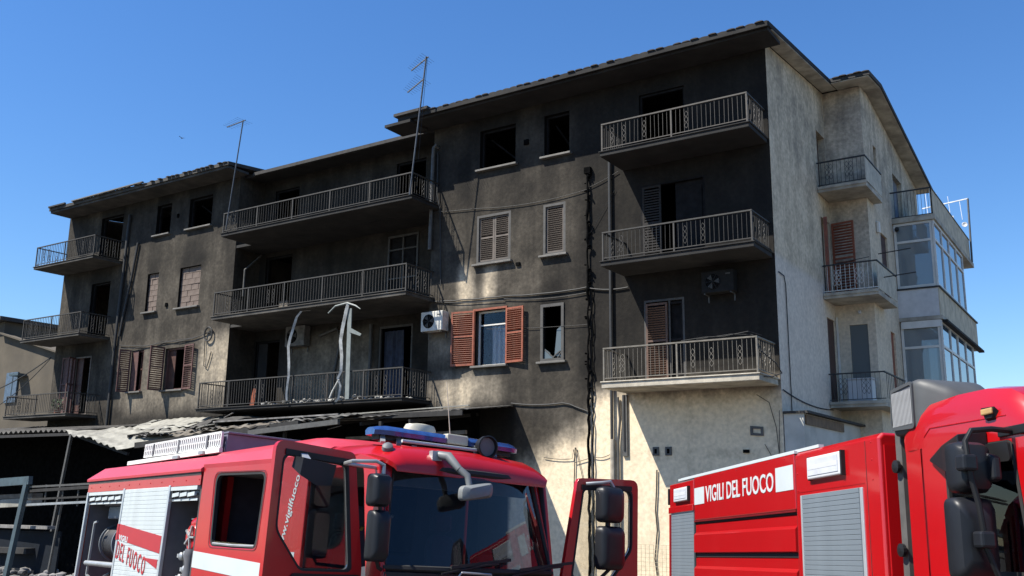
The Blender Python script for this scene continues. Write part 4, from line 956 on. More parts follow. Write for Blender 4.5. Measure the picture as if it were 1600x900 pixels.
for i in range(14):
    c = Vector((random.uniform(-27.5, -20), random.uniform(19.4, 19.9), random.uniform(1.75, 2.1))); MB().beam(c, c + Vector((random.uniform(.2, .5), 0, random.uniform(-.06, .08))), .12, .02).build('scrap', M['sheet_w'], t)
# burnt yard contents in the shade
m = MB()
for i in range(150):
    x = random.uniform(-36, -19); y = random.uniform(20.3, 22.3); m.rock((x, y, gz(x, y) + .1), random.uniform(.15, .5), 300 + i)
tag(m.build('burnt_rubble', M['char']), kind='stuff', label='charred rubble heaped under the canopy')
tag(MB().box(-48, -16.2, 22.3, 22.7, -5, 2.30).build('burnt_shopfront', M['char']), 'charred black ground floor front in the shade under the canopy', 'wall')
# rubble wall at lower left
m = MB()
for i in range(260):
    x = random.uniform(-29.5, -22.6); m.rock((x, 15.3 + random.uniform(-.3, .5), gz(x, 15.3) + random.uniform(.1, .95)), random.uniform(.08, .2), 700 + i)
tag(m.build('rubble', M['debris']), kind='stuff', label='grey rubble bank beside the left fire engine')
# blue-grey gate frame with rails at the left
t = thing('gate_frame', 'blue-grey steel gate frame with thin rails at the far left', 'gate', (-25.9, 15, gz(-25.9, 15)))
MB().beam((-25.98, 15, .22), (-26.65, 15, gz(-26, 15)), .16, .12, (0, 1, 0)).build('post', M['bluegrey'], t)
MB().beam((-33.5, 15.4, -.15), (-25.85, 15, .16), .12, .22).build('top_beam', M['bluegrey'], t)
for za, zb, mt, w in ((-.02, .10, 'pipe_grey', .05), (-.50, -.36, 'steel', .06), (-.13, .02, 'beam', .08), (-.36, -.22, 'beam', .05)):
    MB().beam((-25.95, 15.05, za), (-22.6, 15.05, zb), .05, w).build('rail', M[mt], t)
for za, zb, mt, w in ((-.75, -.42, 'sheet_w', .22), (-.5, -.25, 'beam_p', .12), (-1.2, -1.1, 'debris', .08), (-1.9, -1.75, 'beam', .15)):
    MB().beam((-33, 15.6, za), (-26.1 if mt != 'debris' else -25.2, 15.4, zb), .3, w).build('shelf', M[mt], t)
for x in (-25.2, -24.4, -23.7): MB().beam((x, 15.1, -.5), (x - .02, 15.1, .05), .03).build('strut', M['pipe_grey'], t)
MB().beam((-24.55, 15.2, -.3), (-25.0, 15.2, gz(-25, 15)), .05).build('strut', M['pipe_grey'], t)
MB().prism([(-28, -3), (-25.1, -3), (-24.95, -1.2), (-28, -1.25)], lambda a, b, c: (a, c, b), 15.5, 15.55).build('sheet', mat('dark_blue_tarpaulin', (.006, .009, .014), .8, spec=.2), t)
# yellow wire mesh fence behind the right truck
t = thing('wire_fence', 'low yellowish wire mesh fence at the foot of the cream wall', 'fence', (-10.4, 21.6, gz(-10.4, 21.6)))
fm = mat('yellowed_wire', (.42, .37, .24), .7)
xs = [-11.2 + .11 * i for i in range(22)]
m = MB()
for x in xs[1:-1]: m.tube([(x, 21.6, gz(x, 21.6)), (x, 21.6, -1.2)], .006, 4)
for i in range(24): m.tube([(xs[0], 21.605, -1.2 - .1 * i), (xs[-1], 21.605, -1.2 - .1 * i)], .006, 4)
m.build('wire_mesh', fm, t)
for x in (xs[0], xs[-1]): MB().tube([(x, 21.6, gz(x, 21.6)), (x, 21.6, -1.1)], .03, 6).build('post', fm, t)
# bird
t = tag(MB().loft([[(0, 0, 0)] * 6] + [[(a, r * cos(k * pi / 3), r * sin(k * pi / 3)) for k in range(6)] for a, r in ((.03, .03), (.12, .05), (.24, .03), (.32, .012))], closed=True).build('bird', M['bird']), 'tiny dark bird flying in the sky above the left roof', 'bird')
t.location = (-30.2, 22, 13.3); t.scale = (.4, .4, .4); m = MB()
for s in (1, -1): m.add([(.06, 0, .02), (.16, 0, .02), (.14, s * .35, .12), (.05, s * .3, .10)], [(0, 1, 2, 3)])
m.build('wing', M['bird'], t, fix=False)
# ------------------------------------------------------------------ fire engines
def truck(name, label, o, G):
    t = thing(name, label, 'fire engine', (0, 0, 0), 'fire engines parked on the street', world=False)
    t.matrix_world = Matrix(((*G[0], o[0]), (*G[1], o[1]), (*G[2], o[2]), (0, 0, 0, 1))); return t
XZ = lambda a, b, c: (a, c, b)
def wheel(p, x, y, r=.48, w=.3):
    s = -1 if y < 0 else 1
    o = MB().lathe((x, y, r), (0, s, 0), [(.26, -w), (r - .05, -w), (r, -w + .06), (r, -.06), (r - .05, 0), (.28, 0)], 28).build('tyre', M['rubber'], p, smooth=True)
    MB().lathe((x, y, r), (0, s, 0), [(.27, -w + .02), (.27, -.02), (.22, -.06), (.10, -.05), (.10, .02), (.05, .03)], 24).build('rim', M['alu'], o, smooth=True)
def roller(p, x0, x1, z0, z1, y, mt, pitch, name='roller_shutter', inn=.0):
    """roller shutter of separate slats on the right side (outside is -y)"""
    o = MB().box(x0, x1, y + .03, y + .04, z0, z1).build(name, M['inside'], p)
    c = [(0, .003), (.008, .0), (.016, .003), (.016, pitch * .5), (.0, pitch * .86), (-.004, pitch * .9)]
    pr = [(-.006, 0), (-.012, pitch * .08), (-.013, pitch * .90), (-.007, pitch * .985), (.012, pitch * .985), (.012, 0)]
    me = MB().prism(pr, lambda a, b, w: (w, a, b), 0, x1 - x0).mesh('slat', M[mt]); z = z0
    while z < z1 - pitch * .5: inst('slat', me, o, (x0, y + inn, z)); z += pitch
    return o

# ======================= left engine: crew cab, open compartments
G1 = ((.96390, .26604, -.01127), (-.26451, .96152, .07426), (.03059, -.06860, .99718))
t1 = truck('fire_engine', 'red fire engine with open cab doors and a blue light bar, on the left', (-5.78342, 8.05763, -2.42034), G1)
# --- superstructure
sy = -1.125
b = MB().box(-8.85, -4.46, 1.06, 1.10, .5, 2.7).box(-8.85, -8.81, sy + .04, 1.059, .5, 2.7).box(-8.80, -4.5, sy + .05, 1.059, .5, .6).build('body', M['red'], t1)
MB().box(-8.80, -4.5, -.05, 0.0, .6, 2.6).box(-7.20, -7.14, sy + .04, -.06, .6, 2.6).box(-5.48, -5.43, sy + .04, -.06, .6, 2.6).build('compartment_wall', M['inside'], t1)
MB().box(-5.425, -4.47, -.1, -.055, .6, 2.6).box(-4.5, -4.46, sy + .03, -.101, .6, 2.6).build('compartment_wall', M['inside_b'], t1)
MB().box(-8.86, -4.45, sy - .005, sy + .035, 2.53, 2.705).build('side_band', M['red'], t1)
rf = MB().loft([[(x, -1.155, 2.70), (x + (.0 if x > -5 else .0), -1.16, 2.735), (x + (.10 if x < -5 else 0), -.93, 2.93), (x + (.12 if x < -5 else 0), -.80, 2.95), (x + (.12 if x < -5 else 0), .80, 2.95), (x, 1.15, 2.73), (x, 1.15, 2.70)] for x in (-8.9, -4.42)], closed=True).build('roof', M['red_glare'], t1)
MB().box(-8.85, -4.45, sy - .012, sy - .0051, 2.665, 2.70).build('gutter', M['inside_b'], t1)  # dark strip painted in as the shadow under the roof overhang
for x in (-8.84, -7.20, -5.46): MB().box(x, x + .06, sy - .02, sy + .03, .6, 2.53 + (.02 if x > -8 else 0)).build('side_post', M['alu'], t1, bevel=.006)
def rolled(x0, x1):
    o = MB().box(x0, x1, sy - .01, sy + .05, 2.475, 2.525).build('rolled_shutter', M['slat_w'], t1)
    MB().lathe((x0, sy + .13, 2.43), (1, 0, 0), [(.075, 0), (.075, x1 - x0)], 14).build('drum', M['slat_g'], o)
    m = MB(); n = max(3, int((x1 - x0) / .27))
    for i in range(n):
        x = x0 + .06 + i * (x1 - x0 - .1) / n; MB.beam(m, (x, sy + .01, 2.41), (x + (x1 - x0) / n * .8, sy + .005, 2.425), .03, .05)
    m.box(x0 + .02, x1 - .02, sy + .02, sy + .035, 2.335, 2.365); m.build('bottom_bar', M['slat_w'], o)
    m = MB()
    for i in range(n):
        x = x0 + .02 + i * (x1 - x0 - .04) / n; m.box(x, x + .05, sy - .004, sy + .02, 2.37, 2.46)
    m.build('clip', M['black'], o)
rolled(-8.77, -7.22); rolled(-5.39, -4.52)
rs = roller(t1, -7.13, -5.47, .62, 2.53, sy, 'slat_w', .058)
def on_side(poly, w=.004, y=sy - .0135): return MB().prism(poly, XZ, y - w, y)
on_side([(-7.135, 2.03), (-5.47, 1.87), (-5.47, 1.64), (-7.135, 1.81)]).build('printed_band', M['print_r'], rs)
MB().box(-7.205, -7.138, sy - .0245, sy - .0205, 1.80, 2.03).build('printed_band', M['print_r'], rs)
on_side([(-6.08, 1.575), (-5.5, 1.56), (-5.5, 1.44)]).build('printed_band', M['print_r'], rs)
text_obj('lettering', 'DEL FUOCO', .34, .52, M['print_r'], rs, axes((-7.12, sy - .019, 1.55), (.985, 0, -.17), (.0, 0, 1), (0, -1, 0)), .004, space=1.35)
text_obj('lettering', 'VIGILI', .11, 1.3, M['print_w'], rs, axes((-7.08, sy - .0185, 1.80), (.99, 0, -.09), (.0, 0, 1), (0, -1, 0)), .003)
MB().box(-8.806, -8.796, sy + .05, .0, .6, 2.6).build('lining', M['inside'], t1)
# hose reel bay
RX = -8.60
o = MB().lathe((RX, -.62, 1.76), (1, 0, 0), [(.30, 0), (.30, .03), (.13, .04), (.13, .56), (.30, .57), (.30, .6)], 30).build('hose_reel', M['greybox'], t1, smooth=True)
MB().tube([(RX + .06 + .035 * (k / 26 % 15), -.62 + (.26 - .0) * cos(2 * pi * k / 26), 1.76 + .26 * sin(2 * pi * k / 26)) for k in range(26 * 14)], .022, 6).build('hose', M['hose'], o, smooth=True)
MB().box(-8.42, -7.3, -.9, -.2, 2.12, 2.32).build('equipment_box', M['greybox'], t1, bevel=.02); MB().box(-8.5, -7.28, -.95, -.12, 2.321, 2.36).build('equipment_box', M['inside'], t1, bevel=.01)
MB().tube([(-8.6, sy + .06, 1.43), (-7.25, sy + .06, 1.43)], .04, 10).build('roller_guide', M['steel'], t1, smooth=True); MB().tube([(-8.2, sy + .09, 1.18), (-7.25, sy + .09, 1.18)], .04, 10).build('roller_guide', M['steel'], t1, smooth=True)
MB().beam((-8.52, sy + .07, 1.25), (-8.52, sy + .07, 2.05), .03).beam((-8.52, sy + .07, 1.25), (-8.3, sy + .07, 1.2), .03).beam((-8.52, sy + .07, 2.05), (-8.4, sy + .07, 2.07), .03).build('guide_frame', M['steel'], t1)
MB().tube([(-8.0, sy + .12, .7), (-8.02, sy + .12, 1.05), (-7.9, sy + .14, 1.25), (-7.72, sy + .16, 1.3)], .03, 8).build('hose', M['hose'], t1, smooth=True)
# pump bay
MB().box(-5.35, -4.6, -.75, -.2, .62, 1.28).build('pump_housing', M['inside'], t1, bevel=.03)
MB().box(-5.3, -4.55, -.95, -.3, 1.281, 1.30).build('shelf', M['alu'], t1)
o = MB().lathe((-4.78, sy + .16, 1.87), (0, -1, 0), [(.05, 0), (.17, .01), (.18, .04), (.16, .06), (.05, .05)], 20).build('valve', M['red'], t1, smooth=True)
m = MB()
for k in range(5): m.beam((-4.78, sy + .085, 1.87), (-4.78 + .15 * cos(k * 1.257), sy + .085, 1.87 + .15 * sin(k * 1.257)), .025)
m.build('handwheel', M['steel'], o)
MB().lathe((-4.78, sy + .14, 1.58), (0, 0, 1), [(.09, -.25), (.07, -.05), (.10, .05), (.08, .14)], 14).build('valve', M['inside'], t1, smooth=True); MB().lathe((-4.75, sy + .2, 2.05), (1, 0, .1), [(.09, -.1), (.1, 0), (.08, .2)], 12).build('valve', M['red'], t1, smooth=True)
for x, z in ((-5.15, 1.62), (-5.0, 1.45), (-5.12, 1.34), (-4.95, 1.66)):
    o = MB().lathe((x, sy + .25, z), (0, -1, 0), [(.045, 0), (.055, .02), (.055, .10), (.03, .12)], 12).build('coupling', M['steel'], t1, smooth=True); MB().box(x - .09, x - .05, sy + .14, sy + .17, z - .02, z + .03).build('lug', M['alu'], o)
MB().tube([(-5.2, sy + .3, 1.3), (-5.16, sy + .22, 1.6), (-5.0, sy + .2, 1.66)], .03, 8).build('pipe', M['steel'], t1, smooth=True)
MB().box(-5.0, -4.52, -.95, -.5, 2.1, 2.115).build('shelf', M['greybox'], t1); MB().box(-4.85, -4.54, -.9, -.5, 2.118, 2.32).build('crate', M['orange'], t1, bevel=.02)
# --- ladder rack on the roof
o = MB().beam((-8.0, -.84, 2.99), (-4.6, -.84, 3.02), .05, .06).build('ladder_rack', M['ladder'], t1)
MB().beam((-7.42, -.82, 3.07), (-4.66, -.82, 3.07), .03).beam((-7.42, -.82, 3.245), (-4.66, -.82, 3.265), .03).beam((-7.42, -.82, 3.155), (-4.66, -.82, 3.17), .02).build('rail', M['ladder'], o)
rm = MB().beam((0, 0, 0), (0, 0, .19), .028, .03).mesh('rung', M['ladder'])
for i in range(40): inst('rung', rm, o, (-7.40 + i * .0702, -.82, 3.065))
for x in (-7.05, -6.1, -5.1): MB().box(x, x + .04, -.845, -.80, 3.06, 3.25).build('clamp', M['inside'], o)
MB().box(-7.42, -4.68, -.795, -.78, 3.03, 3.22).build('backing', M['steel'], o)
MB().box(-5.2, -4.62, -.76, .62, 2.99, 3.25).build('roof_box', M['lilac'], t1, bevel=.01); MB().box(-5.22, -4.58, -.77, .66, 3.251, 3.28).build('roof_box_lid', M['lilac'], t1, bevel=.008)
MB().box(-6.1, -5.9, -.90, -.87, 2.965, 3.01).box(-5.2, -5.05, -.90, -.87, 2.985, 3.03).build('handle', M['steel'], o)
# --- crew cab
win = fillet([(-3.95, 1.77), (-2.70, 1.755), (-2.64, 2.63), (-4.02, 2.66)], [.1, .1, .1, .12])
dop = fillet([(-1.66, .75), (-.42, .75), (-.36, 1.55), (-.55, 2.60), (-1.64, 2.62)], [.1, .1, .1, .08, .1])
outl = [(-4.40, .55), (-.30, .55), (-.10, .9), (-.08, 1.6), (-.27, 2.66), (-.6, 2.74), (-1.5, 2.76), (-4.40, 2.80)]
for side, y0, y1 in (('r', sy, sy + .045), ('l', 1.08, 1.125)):
    cs = MB().plate(outl, [win, dop], XZ, y0, y1).build('cab_side', M['red'], t1, bevel=.012)
    MB().plate(outl[:1] + outl[2:], [win, dop], XZ, *((y1 + .002, y1 + .012) if side == 'r' else (y0 - .012, y0 - .002))).build('inner_lining', M['seat'], t1)
    ys_ = y0 if side == 'r' else y1; sg = 1 if side == 'r' else -1
    c0 = Vector((-3.33, 2.2)); inn = [tuple(c0 + (Vector(p) - c0) * .945) for p in win]
    w_ = MB().plate(win, [inn], XZ, *(sorted((ys_ + sg * .004, ys_ + sg * .05)))).build('window', M['rubber'], t1)
    MB().prism(fillet([(-3.93, 1.78), (-2.71, 1.765), (-2.70, 1.80), (-3.93, 1.83)], .01), XZ, *(sorted((ys_ + sg * .018, ys_ + sg * .024)))).build('pane', G_CAR, w_)
    if side == 'r':
        MB().plate([tuple(c0 + (Vector(p) - c0) * 1.055) for p in win], [[tuple(c0 + (Vector(p) - c0) * 1.03) for p in win]][0:1], XZ, sy - .004, sy + .004).build('door_seam', mat('dark_red_seam', (.16, .005, .007), .4), cs)
        MB().tube([(-3.88, sy + .012, 1.80), (-3.3, sy - .0, 1.785), (-2.76, sy + .012, 1.785)], .016, 6).build('window_trim', M['steel'], w_)
MB().prism([(-4.395, 1.70), (-2.46, 1.60), (-2.46, 1.40), (-4.395, 1.50)], XZ, sy - .004, sy - .0006).build('reflective_stripe', M['print_w'], t1)
MB().box(-2.462, -2.448, sy - .003, sy + .02, .6, 2.7).build('door_gap', M['rubber'], t1); MB().box(-4.42, -4.40, sy + .01, sy + .05, .6, 2.75).build('door_gap', M['rubber'], t1)
text_obj('lettering', 'www.vigilfuoco.it', .145, 1.0, M['print_w'], t1, axes((-2.09, sy - .003, 1.70), (.30, 0, .954), (-.954, 0, .30), (0, -1, 0)), .002)
MB().prism([(-2.05, 1.40), (-1.78, 1.40), (-1.78, 1.74), (-2.05, 1.74)], XZ, sy - .003, sy - .0005).build('reflective_stripe', M['print_w'], t1)
def csec(x, zb, yt, zt, yb=1.125): return [(x, -yb, zb - .05), (x, -yb - .012, zb), (x, -(yb * .45 + yt * .55), zb + (zt - zb) * .62), (x, -yt, zt), (x, -yt * .5, zt + .025), (x, 0, zt + .035), (x, yt * .5, zt + .025), (x, yt, zt), (x, yb * .45 + yt * .55, zb + (zt - zb) * .62), (x, yb + .012, zb), (x, yb, zb - .05)]
MB().loft([csec(-4.40, 2.79, .90, 2.97), csec(-1.95, 2.77, .90, 3.0), csec(-1.72, 2.765, .90, 2.99), csec(-1.5, 2.755, .92, 2.88)]).build('crew_roof', M['red_glare'], t1, smooth=True)
MB().loft([csec(-1.52, 2.75, .90, 2.875), csec(-.75, 2.735, .92, 2.86, 1.12), csec(-.42, 2.72, .90, 2.83, 1.10), csec(-.24, 2.68, .90, 2.76, 1.07), csec(-.15, 2.635, .9, 2.67, 1.03), csec(-.13, 2.60, .88, 2.61, 1.0)]).build('cab_roof', M['red'], t1, smooth=True)
MB().box(-4.40, -4.37, -1.08, 1.08, .6, 2.78).build('cab_back', M['red'], t1)
MB().box(-4.36, -.1, -1.07, 1.07, .85, .92).build('cab_floor', M['cabin'], t1)
each('bulkhead', ((-2.42, -2.38, -1.0, -.55, 1.0, 2.6), (-4.365, -4.35, -1.05, 1.05, .95, 2.7)), M['seat'], t1); MB().box(-4.2, -1.2, -1.05, 1.05, 2.66, 2.69).build('headliner', M['visor'], t1)
def ws(y, z, o=0):
    f = (z - 1.64) / .98; hw = 1.10 - .17 * f
    return (.06 - .20 * f - .17 * (abs(y)) ** 2.6 + o, y * hw, z)
m = MB(); ny, nz_ = 20, 8
vs = [ws(-1 + 2 * i / ny, 1.64 + .98 * j / nz_) for j in range(nz_ + 1) for i in range(ny + 1)]
m.add(vs, [(j * (ny + 1) + i, j * (ny + 1) + i + 1, (j + 1) * (ny + 1) + i + 1, (j + 1) * (ny + 1) + i) for j in range(nz_) for i in range(ny)])
wsd = m.build('windscreen', G_CAR, t1, smooth=True, fix=False)
m = MB(); m.tube([ws(-1 + 2 * i / 20, 1.64, .008) for i in range(21)], .03, 6); m.tube([ws(-1 + 2 * i / 20, 2.615, .008) for i in range(21)], .035, 6)
m.tube([ws(1, 1.64 + .98 * j / 8, .004) for j in range(9)], .022, 6); m.tube([ws(-1, 1.64 + .98 * j / 8, .004) for j in range(9)], .02, 6); m.build('windscreen_seal', M['rubber'], wsd, smooth=True)
for s in (-1, 1):
    MB().loft([[(-.10, s * 1.125, 1.5), (-.02, s * 1.09, 1.5), (-.10, s * 1.02, 1.5), (-.28, s * 1.08, 1.5)], [(-.14, s * 1.125, 1.7), (-.09, s * 1.10, 1.7), (-.16, s * 1.05, 1.7), (-.30, s * 1.08, 1.7)],
               [(-.36, s * 1.08, 2.66), (-.28, s * .955, 2.66), (-.33, s * .93, 2.66), (-.5, s * 1.0, 2.66)]], closed=True).build('windscreen_pillar', M['red'], t1, bevel=.008)
def cowl(y, z): return (.09 - .15 * abs(y) ** 2.6, y * 1.11, z)
m = MB(); m.loft([[cowl(-1 + 2 * i / 20, z) for i in range(21)] for z in (1.28, 1.44, 1.60)] + [[(-.05 - .15 * abs(-1 + 2 * i / 20) ** 2.6, (-1 + 2 * i / 20) * 1.08, 1.645) for i in range(21)]], caps=False); m.build('cowl', M['blackgloss'], t1, smooth=True, fix=False)
m = MB(); m.loft([[(cowl(-1 + 2 * i / 20, z)[0] + .005, (-1 + 2 * i / 20) * 1.115, z) for i in range(21)] for z in (.9, 1.1, 1.28)], caps=False); m.build('front_panel', M['red'], t1, smooth=True, fix=False)
MB().loft([[(cowl(-1 + 2 * i / 20, z)[0] + d, (-1 + 2 * i / 20) * 1.13, z) for i in range(21)] for z, d in ((.4, .0), (.42, .14), (.85, .14), (.9, .0))], caps=False).build('bumper', M['white'], t1, smooth=True, fix=False)
for s in (-1, 1): MB().box(.02, .16, s * .85 - .17, s * .85 + .17, .55, .75).build('headlight', M['lens'], t1, bevel=.03)
for y in (-.55, .35):
    o = MB().tube([(.10, y, 1.60), (.115, y + .55, 1.70), (.10, y + .72, 1.715)], .012, 5).build('wiper', M['black'], t1); MB().beam((.115, y + .1, 1.665), (.075, y + .9, 1.76), .015, .03).build('blade', M['rubber'], o)
MB().tube([(.11, -.35, 1.58), (.13, -.33, 1.62), (.13, .05, 1.61), (.11, .08, 1.56)], .012, 6).build('grab_rail', M['steel'], t1)
# inside the cab
MB().loft([[(-.22, y, 1.58), (-.35, y, 1.66), (-.75, y, 1.60), (-.78, y, 1.3), (-.2, y, 1.2)] for y in (-1.05, 1.05)], closed=True).build('dashboard', M['cabin'], t1)
def seat(x, y, parent=t1):
    o = MB().loft([[(x, y - .24, 1.22), (x, y + .24, 1.22), (x + .14, y + .24, 1.20), (x + .14, y - .24, 1.20)], [(x - .10, y - .22, 1.85), (x - .10, y + .22, 1.85), (x + .02, y + .22, 1.85), (x + .02, y - .22, 1.85)], [(x - .13, y - .14, 2.0), (x - .13, y + .14, 2.0), (x - .02, y + .14, 2.0), (x - .02, y - .14, 2.0)]], closed=True).build('seat', M['seat'], parent, bevel=.04)
    MB().box(x - .14, x - .03, y - .15, y + .15, 2.04, 2.26).build('headrest', M['seat'], o, bevel=.05); MB().box(x - .02, x + .5, y - .25, y + .25, 1.05, 1.22).build('cushion', M['seat'], o, bevel=.04)
seat(-1.35, -.5); seat(-1.35, .55); seat(-3.4, -.5); seat(-3.4, .5)
o = MB().tube([(-.62 + .07 * sin(a * pi / 12), .55 + .23 * cos(a * pi / 12), 1.66 + .17 * sin(a * pi / 12)) for a in range(25)], .02, 8).build('steering_wheel', M['black'], t1, smooth=True); MB().beam((-.62, .33, 1.66), (-.62, .77, 1.66), .03).build('spoke', M['black'], o)
MB().box(-.5, -.44, -.98, .98, 2.44, 2.6).build('sun_visor', M['visor'], t1, bevel=.01)
MB().tube([(-2.9, .4, 1.5), (-2.9, .4, 2.05), (-2.85, .4, 2.1)], .02, 6).build('grab_rail', M['brass'], t1); MB().tube([(-2.6, .6, 1.6), (-2.55, .6, 2.2), (-2.5, .6, 2.24)], .018, 6).build('grab_rail', M['steel'], t1)
MB().box(-4.34, -4.18, -.88, -.80, 1.0, 2.65).build('inner_pillar', M['red'], t1)
# opened front doors
def door(hx, hy, ang, s, label):
    """hinge point, opening angle from the closed position (towards the rear), s=-1 right / +1 left"""
    d = Vector((-cos(R(ang)), s * sin(R(ang)), 0)); n_ = Vector((d.y, -d.x, 0)) * (1 if s > 0 else -1)   # n_ = outer face
    fn = lambda a, b, c: tuple(Vector((hx, hy, b)) + d * a + n_ * c)
    out = fillet([(0, .6), (1.07, .6), (1.07, 2.74), (.20, 2.70), (.02, 1.62)], [.05, .08, .1, .08, .05])
    hole = fillet([(.13, 1.58), (.70, 1.58), (.99, 1.93), (.99, 2.63), (.27, 2.59)], [.06, .12, .2, .09, .06])
    o = MB().plate(out, [hole], fn, -.03, .03).build('cab_door', M['red'], t1, bevel=.015); o['label'] = label
    cc = Vector((.65, 2.1)); inn = [tuple(cc + (Vector(p) - cc) * .955) for p in hole]
    MB().plate(hole, [inn], fn, -.035, .036).build('window_seal', M['rubber'], o); MB().prism([tuple(cc + (Vector(p) - cc) * .94) for p in hole], fn, -.003, .003).build('pane', glass('door_glass', (.86, .88, .88), (.02, .02, .02), .02, .95) if s < 0 else glass('far_door_glass', (.88, .88, .86), (.02, .02, .02), .0, .95), o)
    MB().prism(fillet([(.03, 1.25), (.9, 1.25), (.78, 1.56), (.03, 1.56)], .05), fn, .031, .05).build('door_trim', M['black'], o)
    MB().prism([(.5, 1.36), (.75, 1.36), (.75, 1.44), (.5, 1.44)], fn, .051, .08).build('door_handle', M['blackgloss'], o)
    MB().prism([(.25, 2.57), (.97, 2.61), (.97, 2.66), (.25, 2.63)], fn, .031, .045).build('window_header', M['black'], o)
    MB().prism(fillet([(.04, .65), (1.0, .65), (1.0, 1.2), (.85, 1.24), (.04, 1.24)], .05), fn, -.05, -.031).build('door_lining', M['cabin'], o)
    for z in (.8, 1.1): MB().beam((-.25, s * 1.11, z), fn(.06, z, -.02), .05, .08).build('hinge', M['inside'], o)
    return o, fn
dr, fr_ = door(-.36, -1.17, 92, -1, 'open right cab door seen edge on past its window'); dl, fl_ = door(-.16, 1.28, 100, 1, 'open left cab door standing out beyond the windscreen')
# mirrors
def mirror(c, sx, sz, d, parent, name='mirror', r=.05):
    """housing: wide in y, tall in z, d deep in x"""
    x, y, z = c; pr = fillet([(y - sx / 2, z - sz / 2), (y + sx / 2, z - sz / 2), (y + sx / 2, z + sz / 2), (y - sx / 2, z + sz / 2)], r)
    cc = Vector((y, z)); rings = []
    for dx, f in ((-d * .5, .96), (-d * .45, 1), (d * .1, 1), (d * .38, .86), (d * .5, .55)): rings.append([(x + dx, *(cc + (Vector(p) - cc) * f)) for p in pr])
    o = MB().loft(rings, closed=True).build(name, M['blackgloss'], parent, smooth=True)
    MB().prism([tuple(cc + (Vector(p) - cc) * .9) for p in pr], lambda a, b, w: (w, a, b), x - d * .5 - .006, x - d * .5 - .001).build('mirror_glass', M['steel'], o)
    return o
mirror((.18, -1.385, 2.33), .20, .30, .16, t1); mirror((.18, -1.36, 1.92), .19, .46, .16, t1)
MB().tube([(-.32, -1.12, 2.58), (-.3, -1.5, 2.585), (.05, -1.62, 2.58), (.17, -1.44, 2.59), (.18, -1.36, 2.56), (.18, -1.36, 2.48)], .018, 8).build('mirror_arm', M['steel'], t1, smooth=True)
MB().tube([(.18, -1.37, 2.19), (.18, -1.36, 2.14)], .02, 8).tube([(.18, -1.36, 1.70), (.17, -1.33, 1.64), (-.1, -1.12, 1.62)], .018, 8).build('mirror_arm', M['black'], t1, smooth=True)
o = MB().loft([[(*fr_(a, 2.58 - .05 * q, .05 + q * .16)[:2], z) for a, z in ((.42 + .1 * q, 2.56 - .02 * q), (.88, 2.60 - .02 * q), (.90, 2.50 - .08 * q), (.72, 2.40 - .06 * q), (.46 + .1 * q, 2.40 - .05 * q))] for q in (0, .5, 1)], closed=True).build('kerb_mirror', M['blackgloss'], t1, smooth=True)
MB().beam(fr_(.78, 2.62, .04), fr_(.78, 2.56, .12), .07, .03).build('mirror_bracket', M['alu'], o)
mirror((.10, 1.82, 2.42), .36, .40, .16, t1, r=.08); mirror((.10, 1.83, 1.94), .38, .48, .16, t1, r=.08)
MB().tube([fl_(.30, 2.64, .05), (.08, 1.7, 2.66), (.10, 1.80, 2.68), (.10, 1.87, 2.6)], .02, 8).build('mirror_arm', M['steel'], t1, smooth=True); MB().tube([(.09, 1.78, 2.24), (.09, 1.78, 2.14)], .03, 8).tube([(.1, 1.82, 1.72), (.05, 1.7, 1.6), fl_(.25, 1.5, .03)], .02, 8).build('mirror_arm', M['black'], t1, smooth=True)
o = MB().tube([(-.20, -.48, 2.77), (-.08, -.42, 2.75), (.04, -.36, 2.62)], [.04, .05, .036], 10).tube([(.04, -.36, 2.62), (.10, -.30, 2.56), (.13, -.29, 2.46)], [.036, .036, .032], 10).build('front_mirror', M['greyarm'], t1, smooth=True)
hm = [(a, b) for a, b in fillet([(-.20, -.075), (.20, -.075), (.20, .075), (-.20, .075)], .06)]
MB().loft([[(.12 + dx, -.21 + a * f * .98 + .0, 2.405 + b * f + a * .16) for a, b in hm] for dx, f in ((-.05, .8), (-.02, 1), (.05, 1), (.09, .7))], closed=True).build('mirror_head', M['greyarm'], o, smooth=True)
MB().box(-.22, -.16, -.56, -.44, 2.68, 2.80).build('mirror_bracket', M['steel'], o)
# light bar
o = MB().box(-.72, -.58, -.95, .85, 2.90, 2.945).build('light_bar', M['black'], t1)
def lensbar(y0, y1): return MB().loft([[(-.79 + dx, y, 2.945), (-.80 + dx, y, 2.99), (-.76 + dx, y, 3.035 - dx * .3), (-.72 + dx, y, 3.045 - dx * .4), (-.58 - dx, y, 3.045 - dx * .4), (-.54 - dx, y, 3.035 - dx * .3), (-.50 - dx, y, 2.99), (-.51 - dx, y, 2.945)] for y, dx in ((y0, .06 if y0 < -.9 else 0), (y0 + .05, .03 if y0 < -.9 else 0), (y0 + .14, 0), (y1 - .14, 0), (y1 - .05, .03 if y1 > .8 else 0), (y1, .06 if y1 > .8 else 0))], closed=True)
lensbar(-1.02, -.13).build('blue_lens', M['bluelamp'], o, smooth=True); lensbar(.17, .93).build('blue_lens', M['bluelamp'], o, smooth=True)
MB().box(-.80, -.50, -.125, .165, 2.94, 3.05).build('siren_housing', M['cream_p'], o, bevel=.015)
MB().loft([[(-.95 + .13 * f * cos(a), -.18 + .20 * f * sin(a), z) for a in [k * pi / 8 for k in range(16)]] for z, f in ((3.03, 1), (3.12, 1), (3.16, .88), (3.175, .4))], closed=True).build('beacon', M['cream_p'], o, smooth=True); MB().box(-1.0, -.9, -.24, -.12, 2.86, 3.03).build('beacon_foot', M['inside'], o)
for y in (-.9, -.7, .6): MB().beam((-.6, y, 2.945), (-.5, y - .05, 2.86), .05, .03).build('bracket', M['steel'], o)
